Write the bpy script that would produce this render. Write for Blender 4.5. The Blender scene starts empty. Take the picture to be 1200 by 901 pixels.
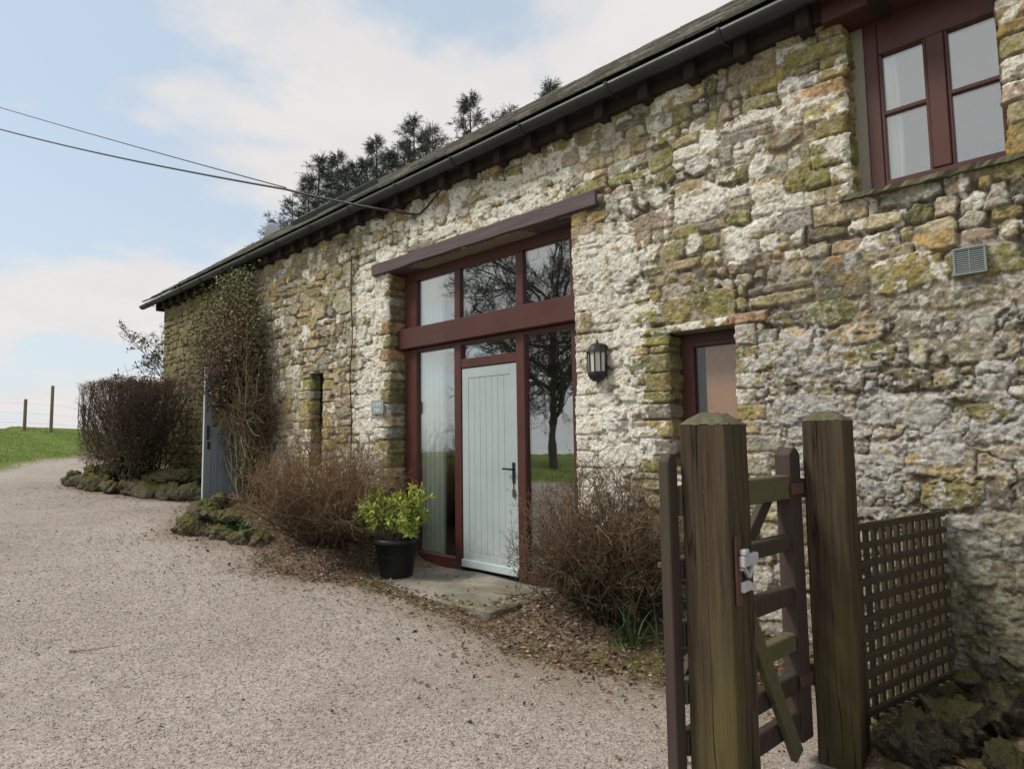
import bpy, bmesh, math, random
import numpy as np
from mathutils import Vector, Matrix, Euler

rnd = random.Random(7)
RNG = np.random.default_rng(11)
R = math.radians
sc = bpy.context.scene
COL = sc.collection

# ------------------------------------------------------------------ camera
# world: front wall of the barn is the plane y = 0, x runs along it, z is up
CAM_D, CAM_H = 4.242, 1.5
_P, _R, _A = R(4.6), R(-0.81), R(46.3)
cam_data = bpy.data.cameras.new("camera")
cam_data.sensor_width = 36.0
cam_data.lens = 36.0 * 740.0 / 1200.0
cam_data.clip_start = 0.05
cam_data.clip_end = 3000
cam = bpy.data.objects.new("camera", cam_data)
COL.objects.link(cam)
def _basis():
    cp, sp, cr, sr = math.cos(_P), math.sin(_P), math.cos(_R), math.sin(_R)
    f = Vector((0, cp, sp)); u = Vector((0, -sp, cp)); r = Vector((1, 0, 0))
    r2 = cr * r + sr * u; u2 = -sr * r + cr * u
    w = Vector((-math.sin(_A), math.cos(_A), 0)); n = Vector((math.cos(_A), math.sin(_A), 0))
    M = Matrix((-w, n, Vector((0, 0, 1))))
    return M @ r2, M @ u2, M @ f
_r, _u, _f = _basis()
cam.matrix_world = Matrix(((_r.x, _u.x, -_f.x, 0), (_r.y, _u.y, -_f.y, -CAM_D), (_r.z, _u.z, -_f.z, CAM_H), (0, 0, 0, 1)))
sc.camera = cam

# ------------------------------------------------------------------ light
SUN_DIR = Vector((-0.38, -0.50, 0.78)).normalized()
SUN_EL = math.asin(SUN_DIR.z); SUN_AZ = math.atan2(SUN_DIR.x, SUN_DIR.y)
world = bpy.data.worlds.new("World"); sc.world = world; world.use_nodes = True
wn = world.node_tree.nodes; wl = world.node_tree.links
for n in list(wn): wn.remove(n)
def N(t, nodes, **kw):
    n = nodes.new(t)
    for k, v in kw.items():
        if k.startswith('i_'):
            key = k[2:]
            key = int(key) if key.isdigit() else key
            n.inputs[key].default_value = v
        else: setattr(n, k, v)
    return n
w_out = N('ShaderNodeOutputWorld', wn); w_bg = N('ShaderNodeBackground', wn); w_bg.inputs['Strength'].default_value = 0.1
sky = N('ShaderNodeTexSky', wn, sky_type='NISHITA', sun_disc=False, sun_elevation=SUN_EL, sun_rotation=SUN_AZ, air_density=1.0, dust_density=1.5, ozone_density=1.5)
tc = N('ShaderNodeTexCoord', wn)
def wmath(op, a, b=None, c=None, clamp=False):
    n = N('ShaderNodeMath', wn, operation=op, use_clamp=clamp)
    for i, v in enumerate((a, b, c)):
        if v is None: continue
        if isinstance(v, (int, float)): n.inputs[i].default_value = v
        else: wl.new(v, n.inputs[i])
    return n.outputs[0]
sep = N('ShaderNodeSeparateXYZ', wn); wl.new(tc.outputs['Generated'], sep.inputs[0])
zc = wmath('MAXIMUM', wmath('ADD', sep.outputs['Z'], 0.16), 0.05)
cu = wmath('DIVIDE', sep.outputs['X'], zc); cv = wmath('DIVIDE', sep.outputs['Y'], zc)
comb = N('ShaderNodeCombineXYZ', wn); wl.new(cu, comb.inputs[0]); wl.new(cv, comb.inputs[1]); comb.inputs[2].default_value = 3.7
def wnoise(scale, detail, rough, dist=0.0, off=(0, 0, 0)):
    mp = N('ShaderNodeMapping', wn); wl.new(comb.outputs[0], mp.inputs[0]); mp.inputs['Location'].default_value = off
    n = N('ShaderNodeTexNoise', wn); wl.new(mp.outputs[0], n.inputs['Vector'])
    n.inputs['Scale'].default_value = scale; n.inputs['Detail'].default_value = detail; n.inputs['Roughness'].default_value = rough; n.inputs['Distortion'].default_value = dist
    return n.outputs['Fac']
CLOUD_OFF = (0.6, 2.4, 0)
n1 = wnoise(0.9, 9, 0.55, 0.2, CLOUD_OFF); n2 = wnoise(2.6, 5, 0.6, 0.0, (4, 1, 2))
dens = wmath('ADD', wmath('MULTIPLY', n1, 0.85), wmath('MULTIPLY', n2, 0.15))
mr = N('ShaderNodeMapRange', wn, interpolation_type='SMOOTHSTEP'); wl.new(dens, mr.inputs[0])
mr.inputs[1].default_value = 0.425; mr.inputs[2].default_value = 0.515
cloud_fac = wmath('MULTIPLY', mr.outputs[0], 0.9)
# veil: thin high cloud evens out the blue
veil = N('ShaderNodeMix', wn, data_type='RGBA'); veil.inputs[0].default_value = 0.62
wl.new(sky.outputs[0], veil.inputs[6]); veil.inputs[7].default_value = (4.8, 5.6, 6.15, 1)
ccol = N('ShaderNodeMix', wn, data_type='RGBA'); wl.new(n2, ccol.inputs[0])
ccol.inputs[6].default_value = (6.5, 6.05, 5.75, 1); ccol.inputs[7].default_value = (4.9, 4.85, 4.9, 1)
cmix = N('ShaderNodeMix', wn, data_type='RGBA'); wl.new(cloud_fac, cmix.inputs[0]); hz = wmath('POWER', wmath('SUBTRACT', 1.0, wmath('ABSOLUTE', sep.outputs['Z']), clamp=True), 7.0)
hmix = N('ShaderNodeMix', wn, data_type='RGBA'); wl.new(wmath('MULTIPLY', hz, 0.8), hmix.inputs[0]); wl.new(veil.outputs[2], hmix.inputs[6]); hmix.inputs[7].default_value = (5.35, 5.55, 5.75, 1)
wl.new(hmix.outputs[2], cmix.inputs[6]); wl.new(ccol.outputs[2], cmix.inputs[7])
wl.new(cmix.outputs[2], w_bg.inputs['Color']); wl.new(w_bg.outputs[0], w_out.inputs['Surface'])
sun_data = bpy.data.lights.new("sun", 'SUN'); sun_data.energy = 2.0; sun_data.angle = R(13); sun_data.color = (1.0, 0.93, 0.82)
sun = bpy.data.objects.new("sun", sun_data); COL.objects.link(sun)
sun.rotation_euler = SUN_DIR.to_track_quat('Z', 'Y').to_euler()
sun.location = SUN_DIR * 60
sc.view_settings.view_transform = 'Standard'; sc.view_settings.look = 'None'
sc.view_settings.gamma = 1.0; sc.view_settings.use_curve_mapping = False
sc.view_settings.exposure = 0.55

# ------------------------------------------------------------------ numpy noise
def _hash(ix, iy, seed):
    h = (ix.astype(np.int64) * 374761393 + iy.astype(np.int64) * 668265263 + seed * 974634541) & 0x7fffffff
    h = ((h ^ (h >> 13)) * 1274126177) & 0x7fffffff
    h = (h ^ (h >> 16)) & 0xffffff
    return h / float(0xffffff)
def vnoise(x, y, seed=0):
    x0 = np.floor(x); y0 = np.floor(y); fx = x - x0; fy = y - y0
    fx = fx * fx * fx * (fx * (fx * 6 - 15) + 10); fy = fy * fy * fy * (fy * (fy * 6 - 15) + 10)
    a = _hash(x0, y0, seed); b = _hash(x0 + 1, y0, seed); c = _hash(x0, y0 + 1, seed); d = _hash(x0 + 1, y0 + 1, seed)
    return (a * (1 - fx) + b * fx) * (1 - fy) + (c * (1 - fx) + d * fx) * fy
def fbm(x, y, seed=0, oct=4, gain=0.5):
    t = 0; a = 1; s = 0
    for i in range(oct):
        t = t + a * vnoise(x * (2 ** i) + 17.3 * i, y * (2 ** i) - 9.1 * i, seed + i); s += a; a *= gain
    return t / s
def sstep(a, b, x):
    t = np.clip((x - a) / (b - a), 0, 1); return t * t * (3 - 2 * t)

# ------------------------------------------------------------------ object helpers
def tag(o, label=None, cat=None, group=None, kind=None):
    if label: o['label'] = label
    if cat: o['category'] = cat
    if group: o['group'] = group
    if kind: o['kind'] = kind
    return o
def thing(name, label, cat, loc=(0, 0, 0), rz=0.0, group=None):
    o = bpy.data.objects.new(name, None); COL.objects.link(o)
    o.location = loc; o.rotation_euler = (0, 0, rz); o.empty_display_size = 0.1
    return tag(o, label, cat, group)
def link(name, me, mat, parent=None):
    o = bpy.data.objects.new(name, me); COL.objects.link(o)
    if mat is not None and len(me.materials) == 0: me.materials.append(mat)
    if parent is not None: o.parent = parent
    return o
def copy_tree(o, parent=None):
    c = o.copy(); COL.objects.link(c); c.parent = parent
    for ch in list(o.children): copy_tree(ch, c)
    return c
def mesh_np(name, V, F, col=None, smooth=True):
    """V (n,3); F (m,k) all the same size or a list of such arrays; col (n,3) linear colours."""
    me = bpy.data.meshes.new(name)
    V = np.asarray(V, np.float32).reshape(-1, 3)
    Fs = F if isinstance(F, list) else [F]
    Fs = [np.asarray(f, np.int32) for f in Fs if len(f)]
    me.vertices.add(len(V)); me.vertices.foreach_set('co', V.ravel())
    loops = np.concatenate([f.ravel() for f in Fs]); tot = np.concatenate([np.full(len(f), f.shape[1], np.int32) for f in Fs])
    start = np.concatenate([[0], np.cumsum(tot)[:-1]]).astype(np.int32)
    me.loops.add(len(loops)); me.loops.foreach_set('vertex_index', loops)
    me.polygons.add(len(tot)); me.polygons.foreach_set('loop_start', start); me.polygons.foreach_set('loop_total', tot)
    me.polygons.foreach_set('use_smooth', np.full(len(tot), smooth, bool))
    me.update(calc_edges=True); me.validate()
    if col is not None:
        a = me.color_attributes.new('Col', 'FLOAT_COLOR', 'POINT')
        c = np.ones((len(V), 4), np.float32); c[:, :3] = col
        a.data.foreach_set('color', c.ravel())
    return me
class MB:
    """collects boxes, bars and lathes into one mesh"""
    def __init__(s): s.bm = bmesh.new()
    def box(s, x0, x1, y0, y1, z0, z1):
        vs = [s.bm.verts.new(p) for p in ((x0, y0, z0), (x1, y0, z0), (x1, y1, z0), (x0, y1, z0), (x0, y0, z1), (x1, y0, z1), (x1, y1, z1), (x0, y1, z1))]
        for f in ((0, 3, 2, 1), (4, 5, 6, 7), (0, 1, 5, 4), (1, 2, 6, 5), (2, 3, 7, 6), (3, 0, 4, 7)): s.bm.faces.new([vs[i] for i in f])
        return s
    def bar(s, a, b, w, h, up=(0, 0, 1)):
        a = Vector(a); b = Vector(b); d = (b - a).normalized(); u = Vector(up); r = d.cross(u).normalized(); u = r.cross(d)
        vs = []
        for p in (a, b):
            for sx, sy in ((-1, -1), (1, -1), (1, 1), (-1, 1)): vs.append(s.bm.verts.new(p + r * sx * w / 2 + u * sy * h / 2))
        for f in ((3, 2, 1, 0), (4, 5, 6, 7), (0, 1, 5, 4), (1, 2, 6, 5), (2, 3, 7, 6), (3, 0, 4, 7)): s.bm.faces.new([vs[i] for i in f])
        return s
    def prism(s, pts, y0, y1):
        """pts (x,z) outline extruded along y"""
        a = [s.bm.verts.new((x, y0, z)) for x, z in pts]; b = [s.bm.verts.new((x, y1, z)) for x, z in pts]; n = len(pts)
        s.bm.faces.new(a); s.bm.faces.new(b[::-1])
        for i in range(n): s.bm.faces.new((a[(i + 1) % n], a[i], b[i], b[(i + 1) % n]))
        return s
    def lathe(s, prof, n=20, a0=0.0, a1=2 * math.pi, c=(0, 0, 0)):
        full = abs(a1 - a0 - 2 * math.pi) < 1e-6
        m = n if full else n + 1; rings = []
        for r, z in prof:
            rings.append([s.bm.verts.new((c[0] + r * math.cos(a0 + (a1 - a0) * i / n), c[1] + r * math.sin(a0 + (a1 - a0) * i / n), c[2] + z)) for i in range(m)])
        for k in range(len(prof) - 1):
            for i in range(n): s.bm.faces.new((rings[k][i], rings[k][(i + 1) % m], rings[k + 1][(i + 1) % m], rings[k + 1][i]))
        return s
    def build(s, name, mat, parent=None, bevel=0.0, seg=1, smooth=False):
        bmesh.ops.recalc_face_normals(s.bm, faces=s.bm.faces)
        if bevel > 0:
            bmesh.ops.bevel(s.bm, geom=list(s.bm.edges), offset=bevel, segments=seg, profile=0.5, affect='EDGES', clamp_overlap=True)
        me = bpy.data.meshes.new(name); s.bm.to_mesh(me); s.bm.free()
        for p in me.polygons: p.use_smooth = smooth
        return link(name, me, mat, parent)
def tubes_np(P, Rad, S=3):
    """P (M,K,3) polylines, Rad (M,K) -> verts, quads"""
    P = np.asarray(P, float); M, K, _ = P.shape
    T = np.gradient(P, axis=1); T /= np.linalg.norm(T, axis=2, keepdims=True) + 1e-9
    ref = np.where(np.abs(T[..., 2:3]) > 0.9, np.array([1., 0, 0]), np.array([0, 0, 1.]))
    U = np.cross(T, ref); U /= np.linalg.norm(U, axis=2, keepdims=True) + 1e-9; W = np.cross(T, U)
    an = np.arange(S) * 2 * math.pi / S
    V = P[:, :, None, :] + Rad[:, :, None, None] * (np.cos(an)[None, None, :, None] * U[:, :, None, :] + np.sin(an)[None, None, :, None] * W[:, :, None, :])
    idx = np.arange(M * K * S).reshape(M, K, S); nx = np.roll(idx, -1, axis=2)
    F = np.stack([idx[:, :-1], nx[:, :-1], nx[:, 1:], idx[:, 1:]], axis=-1).reshape(-1, 4)
    return V.reshape(-1, 3), F, K * S
def leaves_np(C, D, Nn, L, W, fold=0.25):
    """diamond leaves: base C, direction D, normal-ish Nn, length L, width W -> verts (n*4), quads as two tris folded"""
    D = D / (np.linalg.norm(D, axis=1, keepdims=True) + 1e-9); S = np.cross(D, Nn); S /= np.linalg.norm(S, axis=1, keepdims=True) + 1e-9; Q = np.cross(S, D)
    L = np.asarray(L)[:, None]; W = np.asarray(W)[:, None]
    a = C; b = C + D * L * 0.5 + S * W * 0.5 + Q * W * fold; c = C + D * L; d = C + D * L * 0.5 - S * W * 0.5 + Q * W * fold
    V = np.stack([a, b, c, d], axis=1).reshape(-1, 3); i = np.arange(len(C)) * 4
    F = np.concatenate([np.stack([i, i + 1, i + 2], 1), np.stack([i, i + 2, i + 3], 1)])
    return V, F
def unit(n):
    v = RNG.normal(size=(n, 3)); return v / np.linalg.norm(v, axis=1, keepdims=True)
def cat_mesh(parts):
    """parts: list of (V, F, col(3,) or (n,3)) -> V, [tris, quads], col"""
    Vs, tr, qu, cs, o = [], [], [], [], 0
    for V, F, c in parts:
        Vs.append(V); (tr if F.shape[1] == 3 else qu).append(F + o); cs.append(np.broadcast_to(np.asarray(c, float), (len(V), 3))); o += len(V)
    Fo = []
    if tr: Fo.append(np.concatenate(tr))
    if qu: Fo.append(np.concatenate(qu))
    return np.concatenate(Vs), Fo, np.concatenate(cs)

# ------------------------------------------------------------------ materials
class Mat:
    def __init__(s, name):
        s.m = bpy.data.materials.new(name); s.m.use_nodes = True; s.t = s.m.node_tree
        s.b = next(n for n in s.t.nodes if n.type == 'BSDF_PRINCIPLED'); s.out = next(n for n in s.t.nodes if n.type == 'OUTPUT_MATERIAL')
        s.tc = s.t.nodes.new('ShaderNodeTexCoord')
    def n(s, t, **kw): return N(t, s.t.nodes, **kw)
    def l(s, a, b): s.t.links.new(a, b)
    def noise(s, scale, detail=4, rough=0.55, vec=None, out='Fac', sc3=None, dist=0.0):
        n = s.n('ShaderNodeTexNoise'); n.inputs['Scale'].default_value = scale; n.inputs['Detail'].default_value = detail; n.inputs['Roughness'].default_value = rough; n.inputs['Distortion'].default_value = dist
        v = vec or s.tc.outputs['Object']
        if sc3:
            mp = s.n('ShaderNodeMapping'); mp.inputs['Scale'].default_value = sc3; s.l(v, mp.inputs[0]); v = mp.outputs[0]
        s.l(v, n.inputs['Vector']); return n.outputs[out]
    def ramp(s, f, a, b, c0=None, c1=None):
        r = s.n('ShaderNodeValToRGB'); s.l(f, r.inputs[0]); r.color_ramp.elements[0].position = a; r.color_ramp.elements[1].position = b
        if c0: r.color_ramp.elements[0].color = (*c0, 1)
        if c1: r.color_ramp.elements[1].color = (*c1, 1)
        return r.outputs[0]
    def mix(s, f, a, b, mode='MIX'):
        m = s.n('ShaderNodeMix', data_type='RGBA', blend_type=mode)
        for v, i in ((f, 0), (a, 6), (b, 7)):
            if isinstance(v, (int, float)): m.inputs[i].default_value = v
            elif isinstance(v, tuple): m.inputs[i].default_value = (*v, 1)
            else: s.l(v, m.inputs[i])
        return m.outputs[2]
    def math(s, op, a, b=0.0):
        m = s.n('ShaderNodeMath', operation=op)
        for i, v in enumerate((a, b)):
            if isinstance(v, (int, float)): m.inputs[i].default_value = v
            else: s.l(v, m.inputs[i])
        return m.outputs[0]
    def attr(s, name='Col'):
        a = s.n('ShaderNodeAttribute'); a.attribute_name = name; return a
    def bump(s, h, strength=0.3, dist=0.01, prev=None):
        b = s.n('ShaderNodeBump'); b.inputs['Strength'].default_value = strength; b.inputs['Distance'].default_value = dist; s.l(h, b.inputs['Height'])
        if prev: s.l(prev, b.inputs['Normal'])
        return b.outputs[0]
    def done(s, color=None, rough=0.8, normal=None, spec=0.3, metal=0.0):
        if color is not None:
            if isinstance(color, tuple): s.b.inputs['Base Color'].default_value = (*color, 1)
            else: s.l(color, s.b.inputs['Base Color'])
        if isinstance(rough, (int, float)): s.b.inputs['Roughness'].default_value = rough
        else: s.l(rough, s.b.inputs['Roughness'])
        s.b.inputs['Specular IOR Level'].default_value = spec; s.b.inputs['Metallic'].default_value = metal
        if normal: s.l(normal, s.b.inputs['Normal'])
        return s.m
def mat_attr(name, rough=0.85, nscale=60, var=0.35, bump=0.3, bdist=0.004, spec=0.2):
    """albedo from the vertex colours of the piece, broken up by fine noise"""
    m = Mat(name); a = m.attr(); nz = m.noise(nscale, 5, 0.65)
    f = m.ramp(nz, 0.25, 0.75, (1 - var,) * 3, (1 + var,) * 3)
    return m.done(m.mix(1.0, a.outputs['Color'], f, 'MULTIPLY'), rough, m.bump(m.noise(nscale * 2, 4, 0.7), bump, bdist), spec)
def mat_wood(name, c0, c1, green=None, gmix=0.0, rough=0.7, grain=(3, 3, 30), long='z', dist=0.003, spec=0.3):
    m = Mat(name)
    s3 = {'z': (22, 22, 1.2), 'x': (1.2, 22, 22), 'y': (22, 1.2, 22)}[long]
    g = m.noise(1.6, 6, 0.65, sc3=s3); g2 = m.noise(2.2, 3, 0.5)
    c = m.mix(m.ramp(g, 0.3, 0.7), c0, c1)
    if green: c = m.mix(m.math('MULTIPLY', m.ramp(g2, 0.4, 0.65), gmix), c, green)
    return m.done(c, rough, m.bump(g, 0.4, dist), spec)
M = {}
# painted joinery: slow tone shifts, faint brush grain
def mat_paint(name, c, rough=0.45, var=0.15, sc=(6, 6, 1.0), bump=0.15):
    m = Mat(name); n1 = m.noise(3, 4, 0.6); n2 = m.noise(14, 3, 0.6, sc3=sc)
    c0 = tuple(v * (1 - var) for v in c); c1 = tuple(min(1, v * (1 + var)) for v in c)
    col = m.mix(m.ramp(n1, 0.3, 0.7), c0, c1)
    col = m.mix(m.math('MULTIPLY', m.ramp(n2, 0.62, 0.8), 0.30), col, tuple(v * 0.55 + 0.03 for v in c))
    col = m.mix(m.math('MULTIPLY', m.ramp(m.noise(11, 5, .7), .60, .72), .45), col, tuple(v * .8 + .035 for v in c))
    return m.done(col, m.ramp(n2, 0.2, 0.9, (rough - .1,) * 3, (rough + .15,) * 3), m.bump(n2, bump, 0.002), 0.4)
M['frame'] = mat_paint('red_brown_paint', (0.076, 0.026, 0.021), 0.42)
M['beam'] = mat_wood('weathered_purple_beam', (0.075, 0.054, 0.059), (0.135, 0.102, 0.11), rough=0.75, long='x')
M['dark_beam'] = mat_wood('dark_red_beam', (0.06, 0.022, 0.024), (0.10, 0.04, 0.042), rough=0.6, long='x')
M['door'] = mat_paint('pale_blue_grey_paint', (0.47, 0.545, 0.55), 0.5, 0.05, bump=0.08)
def front_door_mat():
    m = Mat('weathered_door_paint'); n1 = m.noise(2.5, 4, .6); n2 = m.noise(10, 4, .65, sc3=(8, 8, .7)); n3 = m.noise(14, 5, .7); sp = m.n('ShaderNodeSeparateXYZ'); m.l(m.tc.outputs['Object'], sp.inputs[0])
    c = m.mix(m.ramp(n1, .3, .7), (.355, .42, .43), (.41, .475, .48)); c = m.mix(m.math('MULTIPLY', m.ramp(n2, .5, .8), .30), c, (.31, .365, .37))
    mud = m.math('MULTIPLY', m.ramp(sp.outputs[2], .18, .75, (1, 1, 1), (0, 0, 0)), m.ramp(n3, .40, .62)); c = m.mix(m.math('MULTIPLY', mud, .45), c, (.27, .26, .22)); c = m.mix(m.math('MULTIPLY', m.ramp(n3, .72, .78), .08), c, (.34, .37, .35))
    return m.done(c, m.ramp(n1, .3, .7, (.42,) * 3, (.62,) * 3), m.bump(n2, .2, .003), .4)
M['door_front'] = front_door_mat()
M['door_grey'] = mat_paint('grey_blue_paint', (0.20, 0.24, 0.26), 0.5, 0.08)
M['black'] = mat_paint('black_iron', (0.018, 0.018, 0.019), 0.5, 0.3)
M['gutter'] = mat_paint('dark_grey_gutter', (0.033, 0.038, 0.040), 0.42, 0.3, sc=(1, 8, 8))
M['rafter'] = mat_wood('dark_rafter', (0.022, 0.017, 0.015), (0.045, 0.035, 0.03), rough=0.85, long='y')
def post_mat():
    m = Mat('mossy_post'); g = m.noise(1.6, 7, .68, sc3=(26, 26, 1.0)); g2 = m.noise(1.0, 3, .5, sc3=(7, 7, .8)); g3 = m.noise(90, 3, .6); sp = m.n('ShaderNodeSeparateXYZ'); m.l(m.tc.outputs['Object'], sp.inputs[0])
    c = m.mix(m.ramp(g, .3, .7), (.030, .021, .014), (.098, .072, .045)); low = m.ramp(m.math('DIVIDE', sp.outputs[2], 1.6), .35, .95, (1, 1, 1), (.25, .25, .25))
    c = m.mix(m.math('MULTIPLY', m.math('MULTIPLY', m.ramp(g2, .42, .62), low), .55), c, (.115, .10, .032)); spl = m.ramp(m.math('ABSOLUTE', m.math('SUBTRACT', m.noise(1.0, 3, .5, sc3=(14, 14, .45)), .5)), .0, .010, (.25, .25, .25), (1, 1, 1)); c = m.mix(spl, (.010, .008, .006), c); c = m.mix(m.math('MULTIPLY', m.ramp(m.noise(2.5, 3, .5, sc3=(9, 9, 1)), .55, .7), .5), c, (.022, .018, .012))
    c = m.mix(m.math('MULTIPLY', m.ramp(g3, .70, .74), .6), c, (.32, .32, .27))
    return m.done(c, .85, m.bump(g3, .25, .003, m.bump(spl, .8, .012, m.bump(g, .7, .010))), .2)
M['post'] = post_mat()
M['post_old'] = mat_wood('mossy_post', (0.034, 0.027, 0.016), (0.070, 0.056, 0.030), (0.070, 0.070, 0.024), 0.55, rough=0.8, dist=0.006)
M['post_top'] = mat_wood('lichen_post_top', (0.05, 0.042, 0.028), (0.20, 0.18, 0.14), (0.085, 0.085, 0.03), 0.6, rough=0.9, dist=0.006)
M['gate'] = mat_wood('brown_gate', (0.042, 0.028, 0.025), (0.072, 0.048, 0.041), (0.055, 0.052, 0.026), 0.4, rough=0.7)
M['gate_green'] = mat_wood('algae_gate', (0.075, 0.064, 0.036), (0.14, 0.122, 0.066), (0.11, 0.108, 0.045), 0.5, rough=0.8, long='y')
M['trellis'] = mat_wood('trellis_wood', (0.034, 0.026, 0.016), (0.070, 0.053, 0.032), (0.052, 0.050, 0.022), 0.35, rough=0.8, long='y')
M['zinc'] = mat_paint('galvanised', (0.50, 0.50, 0.52), 0.4, 0.15)
M['rust'] = mat_paint('rusty_iron', (0.10, 0.048, 0.028), 0.8, 0.4)
M['plastic'] = mat_paint('black_plastic', (0.012, 0.015, 0.017), 0.38, 0.3)
M['vent'] = mat_paint('grey_vent', (0.20, 0.235, 0.24), 0.5, 0.08)
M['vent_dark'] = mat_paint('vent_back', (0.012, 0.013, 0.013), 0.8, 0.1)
M['plate'] = mat_paint('slate_plate', (0.25, 0.31, 0.30), 0.5, 0.08)
M['white'] = mat_paint('white_lettering', (0.72, 0.74, 0.72), 0.5, 0.05)
M['dish'] = mat_paint('dish_grey', (0.45, 0.47, 0.49), 0.5, 0.08)
M['box'] = mat_paint('stone_coloured_box', (0.26, 0.23, 0.155), 0.6, 0.12)
M['cable'] = mat_paint('cable_black', (0.03, 0.03, 0.032), 0.6, 0.1)
def mat_glass(name, refl=0.5, tint=(0.93, 0.96, 0.97)):
    m = Mat(name); g = m.n('ShaderNodeBsdfGlossy'); g.inputs['Roughness'].default_value = 0.01; g.inputs['Color'].default_value = (*tint, 1)
    t = m.n('ShaderNodeBsdfTransparent'); t.inputs['Color'].default_value = (0.92, 0.95, 0.94, 1); mx = m.n('ShaderNodeMixShader')
    lw = m.n('ShaderNodeLayerWeight'); lw.inputs['Blend'].default_value = .5
    f = m.math('MINIMUM', m.math('ADD', m.math('POWER', lw.outputs['Facing'], 4.0), refl), 0.95)
    m.l(f, mx.inputs[0]); m.l(t.outputs[0], mx.inputs[1]); m.l(g.outputs[0], mx.inputs[2]); m.l(mx.outputs[0], m.out.inputs['Surface'])
    b = m.bump(m.noise(2.2, 2, 0.5), 0.06, 0.02); m.l(b, g.inputs['Normal'])
    m.t.nodes.remove(m.b); return m.m
M['glass'] = mat_glass('coated_window_glass', 0.27)
M['glass_low'] = mat_glass('plain_window_glass', 0.05)
def mat_cloth(name, c, c2):
    m = Mat(name); n1 = m.noise(40, 3, 0.6); return m.done(m.mix(m.ramp(n1, 0.3, 0.7), c, c2), 0.9, m.bump(n1, 0.2, 0.002), 0.1)
M['curtain'] = mat_cloth('cream_curtain', (0.66, 0.70, 0.62), (0.74, 0.77, 0.69))
M['blind'] = mat_cloth('salmon_blind', (.44, .22, .13), (.50, .26, .16))
M['inside'] = mat_cloth('inside_plaster', (0.22, 0.20, 0.17), (0.27, 0.25, 0.21))
M['wall'] = None
def make_wall_mat():
    m = Mat('rubble_stone'); a = m.attr()
    n1 = m.noise(55, 6, 0.7); n2 = m.noise(190, 4, 0.7); n3 = m.noise(9, 5, 0.62)
    f = m.mix(1.0, m.ramp(n1, 0.28, 0.72, (0.66,) * 3, (1.34,) * 3), m.ramp(n2, 0.3, 0.7, (0.78,) * 3, (1.22,) * 3), 'MULTIPLY')
    c = m.mix(1.0, a.outputs['Color'], f, 'MULTIPLY')
    c = m.mix(m.math('MULTIPLY', m.ramp(m.noise(75, 4, 0.7), 0.60, 0.68), 0.55), c, (0.12, 0.105, 0.075))    # dark specks
    c = m.mix(m.math('MULTIPLY', m.ramp(m.noise(38, 5, 0.7, sc3=(1, 1, 1.3)), 0.60, 0.66), 0.42), c, (0.56, 0.55, 0.50))   # lichen flecks
    vo = m.n('ShaderNodeTexVoronoi'); vo.inputs['Scale'].default_value = 26; m.l(m.tc.outputs['Object'], vo.inputs['Vector'])
    b = m.bump(vo.outputs['Distance'], 0.25, 0.010); b = m.bump(n1, 0.85, 0.013, b); b = m.bump(n2, 0.6, 0.004, b)
    return m.done(c, 0.93, b, 0.15)
M['wall'] = make_wall_mat()

# ------------------------------------------------------------------ terrain
_ZX = [-400, -80, -50, -40, -30, -20, -13.4, -9.9, -5, -3, 0, 5, 60, 400]
_ZZ = [-3, 1.1, 1.25, 1.25, 1.22, 1.05, .76, .50, .15, .03, 0, -.05, -.3, -2]
def field_n(x, y): return -0.45 * (x + 16.6) - 0.89 * (y + 2.1)      # metres beyond the edge of the drive
def bed_edge(x):   # y of the front edge of planting along the wall
    return np.interp(x, [-30, -14.6, -13.5, -13.2, -12.4, -10.9, -10.2, -9.6, -8.3, -7.2, -6.2, -5.6, -5.0, -3.9, -3.3, -2.6, -2.0, -1.5, -1.15, -.8, 3],
                     [.5, .3, -.2, -1.6, -1.5, -.7, -.45, -.7, -1.45, -1.0, -1.35, -1.2, -.85, -.80, -1.0, -.98, -.80, -.55, -.35, -1.6, -3.5])
def terrain(x, y):
    x = np.asarray(x, float); y = np.asarray(y, float)
    z = np.interp(x, _ZX, _ZZ)
    n = field_n(x, y)
    z = z + sstep(-9, -3.5, y) * np.where(n < 6.5, 0.135 * np.maximum(n, 0), 0.8775 - 0.09 * (n - 6.5)) * (n > 0) * (n < 14) + np.where(n >= 14, 0.2, 0)
    e = bed_edge(x)
    z = z + 0.14 * sstep(-0.02, 0.55, y - e) * (y < 6) * (1 - sstep(-5.9, -5.6, x) * (1 - sstep(-3.7, -3.4, x))) - .05 * sstep(-5.95, -5.6, x) * (1 - sstep(-3.7, -3.4, x)) * sstep(-.74, -.62, y)
    z = z - .85 * sstep(-7, -16, y) - .035 * np.maximum(-y - 16, 0)
    z = z + 0.03 * (fbm(x * .5, y * .5, 5, 3) - .5) + 0.016 * (fbm(x * 3, y * 3, 8, 3) - .5) * (np.abs(x) < 30)
    inside = (x > -13.4) & (y > 0.45) & (y < 6.9) & (x < 3.8)
    return np.where(inside, -0.6, z)
def tz(x, y): return float(terrain(np.array([x]), np.array([y]))[0])
def axis(segs):
    o = []
    for a, b, d in segs: o.append(np.arange(a, b, d))
    return np.unique(np.round(np.concatenate(o), 4))
gx = axis([(-260, -60, 12), (-60, -36, 1.0), (-36, -14, .3), (-14, 2.5, .07), (2.5, 12, .5), (12, 200, 12)])
gy = axis([(-200, -30, 10), (-30, -8, .8), (-8, -4, .25), (-4, .5, .07), (.5, 8, .4), (8, 40, 2), (40, 220, 12)])
GX, GY = np.meshgrid(gx, gy, indexing='ij'); GZ = terrain(GX, GY)
nI, nJ = GX.shape; idx = np.arange(nI * nJ).reshape(nI, nJ)
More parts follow.
